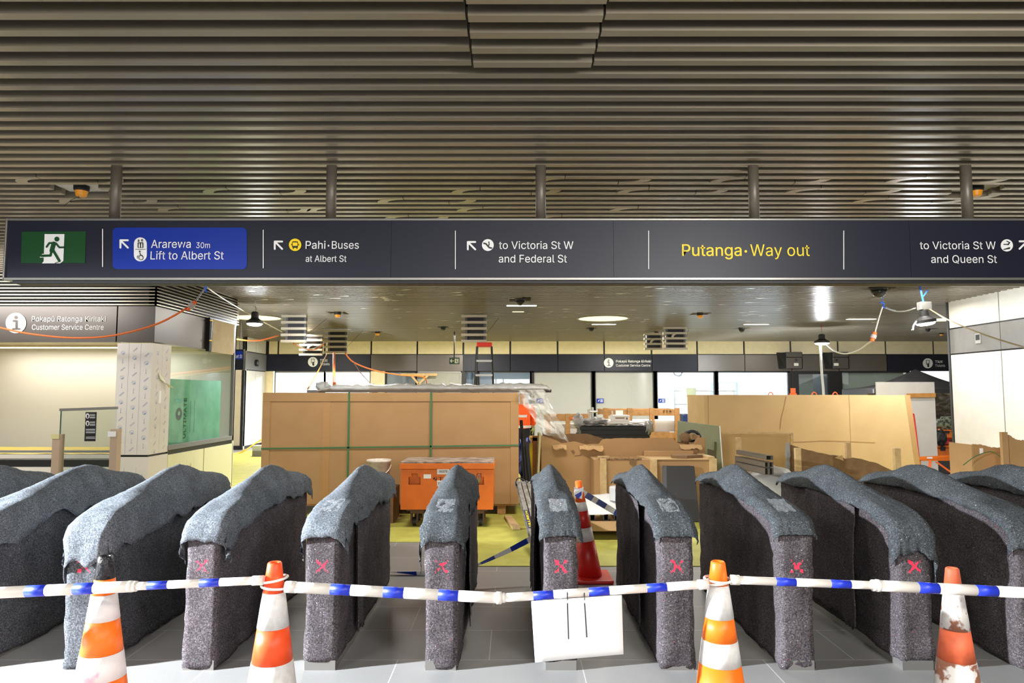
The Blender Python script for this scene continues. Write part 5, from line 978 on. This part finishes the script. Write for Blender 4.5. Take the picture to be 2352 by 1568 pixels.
# red topped ladder
YW = 14.4
t = thing('step_ladder', 'tall black step ladder with a red top standing behind the long carton', 'ladder', (P(1112, 900, YW).x, YW, 0)); xa, xb = P(1096, 800, YW).x, P(1129, 800, YW).x; z1 = zz(796, YW)
mesh('top_cap', MB().box(xa-.01, xb+.01, YW-.05, YW+.2, z1, z1+.09), M('cap_red', (226, 52, 34), .4), t, bevel=.015)
for s_ in (-1, 1):
    xt = xa if s_ < 0 else xb; mesh('stile', MB().beam((xt+s_*.12, YW-.5, .01), (xt, YW, z1), .03, .07), BLK, t); mesh('rear_leg', MB().beam((xt+s_*.1, YW+.7, .01), (xt, YW+.15, z1), .03, .05), BLK, t)
for k in range(1, 9): f_ = k/9; mesh('tread', MB().box(xa-.12*(1-f_), xb+.12*(1-f_), YW-.5*(1-f_)-.04, YW-.5*(1-f_)+.04, z1*f_-.02, z1*f_+.02), ALU, t)
# timber bracket propped in the dark opening
YV = 23.0
t = thing('timber_bracket', 'timber bracket of two raking props under a board in the dark shop opening', 'timber', (P(960, 870, YV).x, YV, 0)); 
mesh('board', MB().box(P(920, 860, YV).x, P(1004, 860, YV).x, YV, YV+.06, zz(863, YV), zz(857, YV)), TIMB, t)
for x1 in (943, 985): mesh('prop', MB().beam(P(962, 882, YV), P(x1, 860, YV), .06, .1, 0, (0, 1, 0)), TIMB, t)
mesh('post', MB().box(P(958, 882, YV).x, P(966, 882, YV).x, YV, YV+.06, .01, zz(880, YV)), TIMB, t)
# ================================================================== back wall fittings
t = thing('exit_sign', 'small green exit sign with arrow hung on a rod from the ceiling', 'exit sign', P(1043, 828, 19.5)); YE = 19.5
mesh('sign_box', MB().box(P(1032, 828, YE).x, P(1055, 828, YE).x, YE, YE+.1, zz(836, YE), zz(821, YE)), M('exit_green_dark', (22, 62, 40), .4), t); mesh('rod', MB().tube([(P(1043, 828, YE).x, YE+.05, zz(821, YE)), (P(1043, 828, YE).x, YE+.05, ZC+.1)], .018, 8), DARK, t)
mesh('arrow', stroke([(1042, 828.5), (1034.5, 828.5)], 1.6, YE-.004, stroke([(1037.5, 825), (1034.5, 828.5), (1037.5, 832)], 1.5, YE-.004, MB())), WHITE, t)
o = mesh('door_symbol', quads(YE-.004, [(1044.5, 823.5), (1053, 823.5), (1053, 834), (1044.5, 834)]), WHITE, t); mesh('running_man', stroke([(1047, 832), (1049, 828.5), (1046.5, 826.5)], 1.1, YE-.008, stroke([(1049, 829), (1051.5, 832.5)], 1.2, YE-.008, disc(1049.5, 825.3, 1.1, YE-.008, n=12))), GREEN, o)
def infosign(label, cx, cy, r, Y, l1, l2, x0, x1, xx1, yb1, yc1, yb2, yc2, kind):
    t = thing('wall_lettering', label, 'sign', P(cx, cy, Y), None); mat = WHITE
    d_ = mesh('round_symbol', disc(cx, cy, r, Y-.008), mat, t)
    if kind == 'i': mesh('letter_i', stroke([(cx-.22*r, cy-.2*r), (cx+.05*r, cy-.2*r), (cx+.05*r, cy+.55*r)], .22*r, Y-.012, stroke([(cx-.3*r, cy+.58*r), (cx+.36*r, cy+.58*r)], .16*r, Y-.012, disc(cx, cy-.55*r, .17*r, Y-.012, n=16))), KB, d_)
    else: mesh('ticket_symbol', stroke([(cx-.3*r, cy-.6*r), (cx+.3*r, cy-.6*r), (cx+.3*r, cy+.2*r), (cx-.3*r, cy+.2*r), (cx-.3*r, cy-.6*r)], .09*r, Y-.012, MB()), DARK, d_); mesh('hand_symbol', stroke([(cx+.05*r, cy+.1*r), (cx+.1*r, cy+.5*r)], .3*r, Y-.014, disc(cx+.1*r, cy+.55*r, .22*r, Y-.014, n=12)), DARK, d_)
    ftext(l1, x0, x1, yb1, yc1, Y-.002, mat, t, .03); ftext(l2, x0, xx1, yb2, yc2, Y-.002, mat, t)
infosign('white information disc and Customer Service Centre lettering on the kiosk fascia', 36.5, 741.5, 23.5, YK-.0, 'Pokapū Ratonga Kiritaki', 'Customer Service Centre', 73, 243, 238, 738, 726, 757, 745, 'i')
infosign('white information disc and Customer Service Centre lettering on the far fascia', 1398, 833, 11, YB-.05, 'Pokapū Ratonga Kiritaki', 'Customer Service Centre', 1415, 1495.5, 1494, 832, 826.5, 841.5, 836, 'i')
infosign('white ticket disc and Tickets lettering on the far fascia by the hanging hatches', 718.5, 831, 11.3, YB-.05, 'Tīkiti', 'Tickets', 735, 752, 757, 830.5, 824.5, 838.5, 832.5, 't')
infosign('white ticket disc and Tickets lettering above the black canopy', 2131, 834, 11.5, YB-.05, 'Tīkiti', 'Tickets', 2148, 2165, 2171, 833, 827.5, 842, 836.5, 't')
for px, lab in ((1825, 'dark boxed wall speaker nearer the blazing lamp'), (1932, 'dark boxed wall speaker nearer the black canopy')):
    Yq = YB-.35; t = thing('wall_speaker', lab, 'speaker', P(px, 825, Yq), 'boxed wall speakers'); xa, xb = P(px-19, 825, Yq).x, P(px+17, 825, Yq).x; z0, z1, zm = zz(846, Yq), zz(808, Yq), zz(820, Yq); DB = M('speaker_bronze', (84, 78, 72), .4, .3)
    mesh('casing', MB().box(xa, xb, Yq, Yq+.3, z0, zm-.01).box(xa, xb, Yq-.02, Yq+.3, zm, z1), DB, t, bevel=.01); mesh('side_cheek', MB().prism([(xa-.01, Yq, z0), (xa-.01, Yq, z1-.02), (xa-.2, Yq+.3, z1), (xa-.14, Yq+.3, z0)], (-.01, 0, 0)), DARK, t); mesh('side_cheek', MB().prism([(xb+.01, Yq, z0), (xb+.01, Yq, z1-.02), (xb+.12, Yq+.3, z1), (xb+.1, Yq+.3, z0)], (.01, 0, 0)), DARK, t)
    mesh('driver', disc(px+4 if px < 1900 else px-10, 826.5, 2.6, Yq-.006, n=16), DARK, t); mesh('white_box', MB().box(P(px, 900, Yq).x if px < 1900 else P(px-15, 900, Yq).x, P(px+10, 900, Yq).x if px < 1900 else P(px-5, 900, Yq).x, Yq-.05, Yq, zz(840, Yq), zz(833.5, Yq)), PLW, t, bevel=.01)
t = thing('wall_intercom', 'small grey framed intercom on the grey band of the white panelled wall', 'intercom', (XR, 12.3, zz(777, 12.4, 2240)))
yi = 12.35; zi = P(2240, 777, yi).z; mesh('frame', MB().box(XR-.02, XR, yi-.07, yi+.07, zi-.09, zi+.09), ALU, t); mesh('screen', MB().box(XR-.024, XR-.02, yi-.05, yi+.05, zi-.03, zi+.07), DARK, t)
t = thing('panel_lock', 'round black lock on the grey return panel at the hall corner', 'lock', (XL, 22.2, 2.7)); mesh('lock', MB().tube([(XL, 22.2, 2.72), (XL+.09, 22.2, 2.72)], .11, 16), DARK, t); mesh('key_face', MB().tube([(XL+.09, 22.2, 2.72), (XL+.1, 22.2, 2.72)], .06, 12), ALU, t)
YJ = 16.5; t = thing('hanging_direction_sign', 'small blue and navy hanging sign reading Albert St beyond the kiosk', 'sign', P(545, 830, YJ)); mesh('sign_panel', MB().box(P(470, 828, YJ).x, P(559, 828, YJ).x, YJ, YJ+.1, zz(849, YJ), zz(802, YJ)), NAVY, t); o = mesh('blue_panel', MB().box(P(480, 815, YJ).x, P(557, 815, YJ).x, YJ-.006, YJ, zz(825, YJ), zz(806, YJ)), BLUE, t); ftext('Albert St', 532, 556, 822, 814, YJ-.009, WHITE, o)
for px in (480, 550): mesh('rod', MB().tube([(P(px, 830, YJ).x, YJ+.05, zz(802, YJ)), (P(px, 830, YJ).x, YJ+.05, ZC+.1)], .03, 8), POLE, t)
t = thing('grey_step_box', 'stacked pale grey metal boxes at the foot of the hall corner', 'box', (P(598, 1020, 19).x, 19, 0)); xq = P(598, 1020, 19).x
mesh('lower_box', MB().box(xq-.18, xq+.18, 18.9, 19.3, .01, .16), GREY, t); mesh('upper_box', MB().box(xq-.2, xq+.12, 18.95, 19.3, .16, .3), M('pale_metal', (200, 204, 196), .5), t)
cable('power_cable', 'yellow cable rising past the grey boxes at the hall corner', smooth([G(530, 1043, .02), G(548, 1040, .02), P(566, 1032, 20), P(585, 1019, 20.3), P(606, 1005, 20.6)]), .02, M('cable_yellow', (230, 170, 40), .5))
# ---- kiosk details
t = thing('builder_board', 'green builder board with ULTIMATE print standing inside the kiosk side window', 'board', (XK-.3, 11.3, .9)); GBM = M('board_green', (136, 206, 168), .6, c2=(112, 184, 146), nscale=4)
ya, yb_ = YS1-.15, 12.3; za, zb_ = .92, zz(872, 11.2, 450)
mesh('board', MB().box(XK-.1, XK-.085, ya, yb_, za, zb_), GBM, t)
INK = M('print_ink', (46, 74, 66), .7)
def ktext(s_, y, z, ln, cap, b_=0): mesh('lettering', text_mb(s_, (XK-.083, y, z), (0, 0, 1), (0, -1, 0), ln, cap, b_), INK, t, keep=True)
ktext('ULTIMATE', 11.02, 1.03, .64, .085, .02)
mesh('round_logo', MB().tube([(XK-.085, 10.78, 1.42), (XK-.083, 10.78, 1.42)], .1, 24), INK, t); mesh('logo_mark', MB().tube([(XK-.083, 10.78, 1.43), (XK-.081, 10.78, 1.43)], .04, 5), GBM, t)
for y_ in (11.16, 11.3): mesh('print_line', MB().box(XK-.085, XK-.083, y_, y_+.006, 1.1, 1.62), INK, t)
t = thing('wrapped_display', 'display screen taped over with brown paper on the kiosk side fascia', 'display', (XK, 11.6, 2.7))
yq0, yq1 = 11.45, 12.05; mesh('screen_back', MB().box(XK, XK+.06, yq0, yq1, 2.45, 3.02), BLK, t); mesh('paper_cover', MB().prism([(XK+.062, yq0+.06, 2.44), (XK+.2, yq1+.03, 2.42), (XK+.2, yq1+.06, 2.96), (XK+.062, yq0+.1, 3.0)], (.012, -.006, 0)), M('paper_tan', (206, 190, 160), .8, c2=(196, 178, 146), nscale=7), t)
for z in (2.62, 2.96): mesh('yellow_tape', MB().box(XK+.06, XK+.075, yq0-.02, yq0+.1, z, z+.02), YEL, t)
tag(mesh('peeled_film', MB().grid(lambda u, v: (XK+.004+.06*u*v, 9.95+.3*u+.04*v, 2.05-.22*u-.1*v*(1-u)), 8, 6), FILMY, solid=.002), 'strip of protective film peeling from the kiosk column corner', 'film'); 
tag(mesh('column_sticker', MB().box(XK-.01, XK-.004, 10.0, 10.06, 1.6, 1.78), PAPER), 'small printed sticker on the kiosk column side', 'sticker')
YD = 8.9
t = thing('glass_screen', 'glass screen panel with a dark notice between two posts before the kiosk', 'glass screen', (P(205, 1050, YD).x, YD, 0)); ga, gb = P(140, 940, YD), P(268, 937, YD)
mesh('glass_pane', MB().box(ga.x, gb.x, YD, YD+.012, .1, ga.z), GLASS, t); mesh('pane_edge', MB().box(ga.x-.004, ga.x+.004, YD-.002, YD+.014, .1, ga.z), M('glass_edge', (60, 104, 88), .2), t)
mesh('top_rail', MB().beam(P(138, 941, YD), P(270, 936.5, YD), .03, .035), STEEL, t)
for px0, px1, y0 in ((124, 141, 997), (256, 272, 985)): mesh('post', MB().box(P(px0, 1050, YD).x, P(px1, 1050, YD).x, YD-.05, YD+.05, .01, zz(y0, YD)), M('post_taupe', (186, 162, 140), .5), t)
mesh('post_tape', MB().box(P(124, 1000, YD).x-.004, P(141, 1000, YD).x+.004, YD-.056, YD-.05, zz(1007, YD), zz(996, YD)), M('tape_cream', (214, 206, 150), .5), t)
o = mesh('notice', MB().box(P(195.5, 980, YD).x, P(221, 980, YD).x, YD-.004, YD-.001, zz(1013, YD), zz(946, YD)), DARK, t); mb = MB()
for cy in (955, 972): disc(201, cy, 4.2, YD-.006, mb, ry=6)
mesh('notice_disc', mb, PAPER, o); mb = MB()
for k, y_ in enumerate((951, 953.5, 957, 959, 968, 970.5, 974, 976, 985, 987, 991, 993, 1003, 1006)): mb.box(P(207 if k < 8 else 198, y_, YD).x, P(219, y_, YD).x, YD-.007, YD-.005, zz(y_+.9, YD), zz(y_, YD))
mesh('notice_text', mb, PAPER, o); mb = MB()
for cy in (955, 972): mb.prism([P(x, y+cy-955, YD-.009) for x, y in ((199.4, 952), (202.6, 952), (202.6, 957), (201.6, 960), (200.2, 960), (199.4, 957))], (0, .002, 0))
mesh('hand_symbol', mb, DARK, o); tag(mesh('post_label', MB().box(P(254, 990, YD).x, P(272, 990, YD).x, YD-.06, YD-.052, zz(1002, YD), zz(990, YD)), PAPER), 'pale switch label on the post by the kiosk column', 'label')
t = thing('kiosk_counter', 'kiosk counter top covered in yellow plastic sheet behind the glass', 'counter', (-8, 10.2, 0)); mesh('counter_top', MB().box(-13.3, XC0-.02, YK+.21, YK+1.5, .80, .86), PLW, t); mesh('yellow_sheet', MB().grid(lambda u, v: (-13.2+(XC0+13.1)*u, YK+.22+1.25*v, .868+.008*nz((u*40, v*4, 0), 1)), 60, 5), M('sheet_yellow', (250, 214, 60), .3, bump=.4, bscale=10), t, solid=.002); mesh('leg', MB().box(-13.2, XC0-.05, YK+.4, YK+.44, .0, .8), GREY, t)
t = thing('kiosk_strip_light', 'long glowing strip light under the kiosk ceiling behind the fascia', 'ceiling light', (-8, 12.2, 2.55)); mesh('trim', MB().box(-9.6, XK-1.1, 12.1, 12.3, 2.56, 2.6), PLW, t); mesh('diffuser', MB().box(-9.5, XK-1.2, 12.12, 12.28, 2.55, 2.56), GLOWS, t)
light('kiosk_lamp', 'AREA', (-7.6, 12.2, 2.53), 20, (1, .97, .92), 3.2, (-7.6, 12.2, 0), .2); light('kiosk_lamp', 'AREA', (-9.5, 11, 2.53), 16, (1, .97, .92), 2, (-9.5, 11, 0), .5)
# ================================================================== far right: boards, canopy, cases
YH = 14.6
t = thing('white_board', 'tall white board standing on end beside the light tan carton', 'board', (P(2080, 950, YH).x, YH, 0)); mesh('board', MB().box(P(2013, 900, YH).x, P(2147, 900, YH).x, YH, YH+.03, .01, zz(877, YH)), WALLW, t)
tag(mesh('timber_plank', MB().beam(P(2084, 908, YH-.06), P(2148, 907, YH-.06), .04, .085, 0), M('timber_orange', (206, 146, 72), .6, c2=(186, 126, 58), nscale=8)), 'orange timber plank end across the tall white board', 'timber', 'loose timber')
t = thing('hand_truck', 'red tubular hand truck leaning against the tall white board', 'hand truck', (P(2094, 1060, YH-.3).x, YH-.3, 0)); YU = YH-.25
mesh('tube_frame', MB().tube(smooth([(P(2070, 1055, YU).x, YU-.2, .02), P(2088, 960, YU), P(2090, 955, YU), P(2096, 955, YU), P(2100, 961, YU), (P(2101, 1060, YU).x, YU-.2, .02)], 4), .016, 8), RED, t, smooth=True)
for y_ in (995, 1025): mesh('cross_bar', MB().tube([P(2075, y_, YU-.05), P(2100, y_, YU-.05)], .012, 6), RED, t)
cx, cy = P(2131, 850, 19.6).x, 20.2; zt = zz(848, 20.2, 2131); ze = zz(893, 18.5, 2000); hw = 1.75
t = thing('canopy_tent', 'black pop-up canopy tent behind the tall white board', 'tent', (cx, cy, 0))
cn = [(cx-hw, cy-.9, ze), (cx+hw, cy-.9, ze), (cx+hw, cy+.9, ze), (cx-hw, cy+.9, ze)]; TENT = M('canopy_black', (44, 44, 46), .7, c2=(56, 56, 58), nscale=2)
mb = MB()
for i in range(4):
    A, B, T_ = Vector(cn[i]), Vector(cn[(i+1) % 4]), Vector((cx, cy, zt))
    mb.grid(lambda u, v: (A.lerp(B, u).lerp(T_, v))-Vector((0, 0, .22*math.sin(math.pi*v)*.6)), 12, 10); mb.add([A, B, B-Vector((0, 0, .25)), A-Vector((0, 0, .25))], [(0, 1, 2, 3)])
mesh('canopy', mb, TENT, t, solid=.006)
for c_ in cn: mesh('leg', MB().tube([(c_[0]*.99+cx*.01, c_[1], .01), (c_[0]*.99+cx*.01, c_[1], ze)], .025, 8), GREY, t)
tag(mesh('dark_tarp', MB().grid(lambda u, v: (8.9+3.6*u, 17.2+.16*nz((u*7, v*6, 0), 1.6), .02+1.72*v), 50, 40), M('tarp_brown', (92, 84, 72), .35, .2, bump=.5, bscale=9), smooth=True, solid=.004), 'crinkled dark brown plastic curtain hanging under the black canopy', 'tarp')
YO2 = 15.0
def case(label, x0, x1, y, z0, z1, mat, sh=0): 
    t = thing('storage_case', label, 'case', ((x0+x1)/2, y, z0), 'orange storage cases under the canopy'); mesh('case_body', MB().box(x0, x1, y, y+.45, z0, z0+(z1-z0)*.78), mat, t, bevel=.015); mesh('lid', MB().box(x0-.015, x1+.015, y-.015, y+.46, z0+(z1-z0)*.8, z1), mat, t, bevel=.012); mesh('latch', MB().box(x0+.1, x0+.2, y-.03, y-.016, z0+(z1-z0)*.6, z0+(z1-z0)*.9).box((x0+x1)/2+.1, (x0+x1)/2+.3, y-.03, y-.016, z0+(z1-z0)*.3, z0+(z1-z0)*.45), BLK, t)
xa = P(2149, 1040, YO2).x
case('orange storage case lowest in the stack, dark handle on its front', xa, xa+.75, YO2, .32, zz(1022, YO2), ORAN2); case('red storage case in the stack beneath the smaller orange case', xa+.22, xa+.8, YO2+.02, zz(1021, YO2), zz(1007, YO2), RED); case('smaller orange storage case on top of the red one', xa+.12, xa+.75, YO2+.02, zz(1006, YO2), zz(987, YO2), ORAN2)
tag(mesh('case_bench', MB().box(xa-.3, xa+1.3, YO2-.05, YO2+.55, .01, .31), M('bench_dark', (60, 56, 54), .7)), 'low dark bench carrying the orange storage cases', 'bench')
tag(mesh('camouflage_bag', MB().blob((xa+.42, YO2+.2, zz(972, YO2)-.02), (.26, .18, .15), 3, .3, 14, freq=2.2), M('bag_camo', (120, 128, 104), .8, c2=(50, 56, 48), nscale=14, lo=.45, hi=.55), smooth=True), 'grey green blotchy bag on top of the orange storage cases', 'bag')
tag(mesh('black_bag', MB().blob((xa+.02, YO2-.14, zz(1004, YO2-.1)), (.11, .1, .17), 7, .35, 14, freq=2), M('bag_black', (34, 34, 36), .5), smooth=True), 'slumped black bag beside the orange storage cases', 'bag')
YZ = 13.9
t = thing('orange_platform', 'long orange steel platform frame with straps on the floor before the cases', 'platform', (P(2145, 1060, YZ).x, YZ, 0)); xa, xb = P(2098, 1060, YZ).x, P(2215, 1060, YZ).x
mesh('side_beam', MB().prism([(xa, YZ, zz(1058, YZ)), (xb, YZ, zz(1058, YZ)), (xb, YZ, zz(1044, YZ)), (xa, YZ+.02, zz(1050, YZ))], (0, .05, 0)), ORAN2, t); mesh('white_label', MB().box(P(2122, 900, YZ).x, P(2135, 900, YZ).x, YZ-.004, YZ, zz(1053, YZ), zz(1049, YZ)), PAPER, t)
for a, b in (((2100, 1062), (2118, 1080)), ((2137, 1057), (2132, 1088)), ((2150, 1060), (2190, 1080))): mesh('strap', MB().beam(P(*a, YZ-.05), P(b[0], b[1]+8, YZ-.5), .05, .01), M('strap_orange', (220, 100, 40), .6), t)
for q in (xa+.05, xb-.2): mesh('foot', MB().box(q, q+.1, YZ+.0, YZ+.05, .01, zz(1056, YZ)), ORAN2, t)
for k, (px, lab) in enumerate(((1770, 'orange spring clamp peeking over the tan carton below the bright room'), (1822, 'orange and yellow tool handle over the tan carton edge'), (1870, 'orange spring clamp over the tan carton by the dark glass door'), (1918, 'orange square handle over the tan carton edge'))):
    c_ = P(px, 903, 13.4); tag(mesh('hand_tool', (MB().tube([c_+Vector((.05*math.cos(a), 0, -.06+.08*math.sin(a))) for a in [j*math.pi/10 for j in range(11)]], .012, 8) if k != 1 else MB().box(c_.x-.05, c_.x+.07, c_.y, c_.y+.06, c_.z-.06, c_.z+.0).box(c_.x-.03, c_.x+.05, c_.y, c_.y+.06, c_.z, c_.z+.1)), ORAN, bevel=.004 if k == 1 else 0), lab, 'tool', 'orange tools on the shelf behind the tan carton')
tag(mesh('tool_shelf', MB().box(P(1700, 915, 13.4).x, P(2010, 915, 13.4).x, 13.3, 13.9, zz(909, 13.4)-.05, zz(909, 13.4)).box(P(1700, 915, 13.4).x, P(1710, 915, 13.4).x, 13.3, 13.9, .01, zz(909, 13.4)-.05).box(P(2000, 915, 13.4).x, P(2010, 915, 13.4).x, 13.3, 13.9, .01, zz(909, 13.4)-.05), STEEL), 'steel tool shelf hidden behind the light tan carton', 'shelf')
YV2 = 9.5
t = thing('small_torn_carton', 'small tan carton with ragged rim at the white panelled wall', 'carton', (P(2270, 1060, YV2).x, YV2, 0))
sheetpoly('front_panel', torn(2234, 2306, lerp_pts([(0, 1019), (.3, 1021), (.6, 1027), (1, 1028)]), YV2, 2, 21), YV2, CARD, t); mesh('side_panel', MB().box(P(2234, 1050, YV2).x, P(2234, 1050, YV2).x+.012, YV2+.012, YV2+.5, .01, zz(1021, YV2)), CARD, t); mesh('white_sticker', MB().box(P(2243, 900, YV2).x, P(2251, 900, YV2).x, YV2-.004, YV2-.001, zz(1042, YV2), zz(1029, YV2)), PAPER, t)
mesh('green_strap', MB().tube(pxpath([(2212, 1068), (2240, 1048), (2272, 1037), (2292, 1044), (2308, 1062)], YV2-.06), .006, 5), M('strap_green', (62, 110, 66)), t)
YV3 = 9.2
t = thing('corner_carton', 'brown carton with collapsed torn top at the very edge by the white wall', 'carton', (P(2340, 1060, YV3).x, YV3, 0)); mesh('corner_guard', MB().box(P(2303, 1050, YV3).x, P(2316, 1050, YV3).x, YV3-.01, YV3+.04, .01, zz(992, YV3)), CARD, t)
sheetpoly('front_panel', torn(2316, 2420, lerp_pts([(0, 998), (.2, 1010), (.4, 1012), (.6, 1006), (1, 1000)]), YV3, 2, 31), YV3, CARD, t)
tag(mesh('foam_bag', MB().blob((P(2345, 1076, 8.6).x, 8.6, .62), (.3, .25, .2), 12, .2, 14), M('foam_cream', (226, 218, 200), .7), smooth=True), 'pale foam filled bag in front of the corner carton', 'bag')
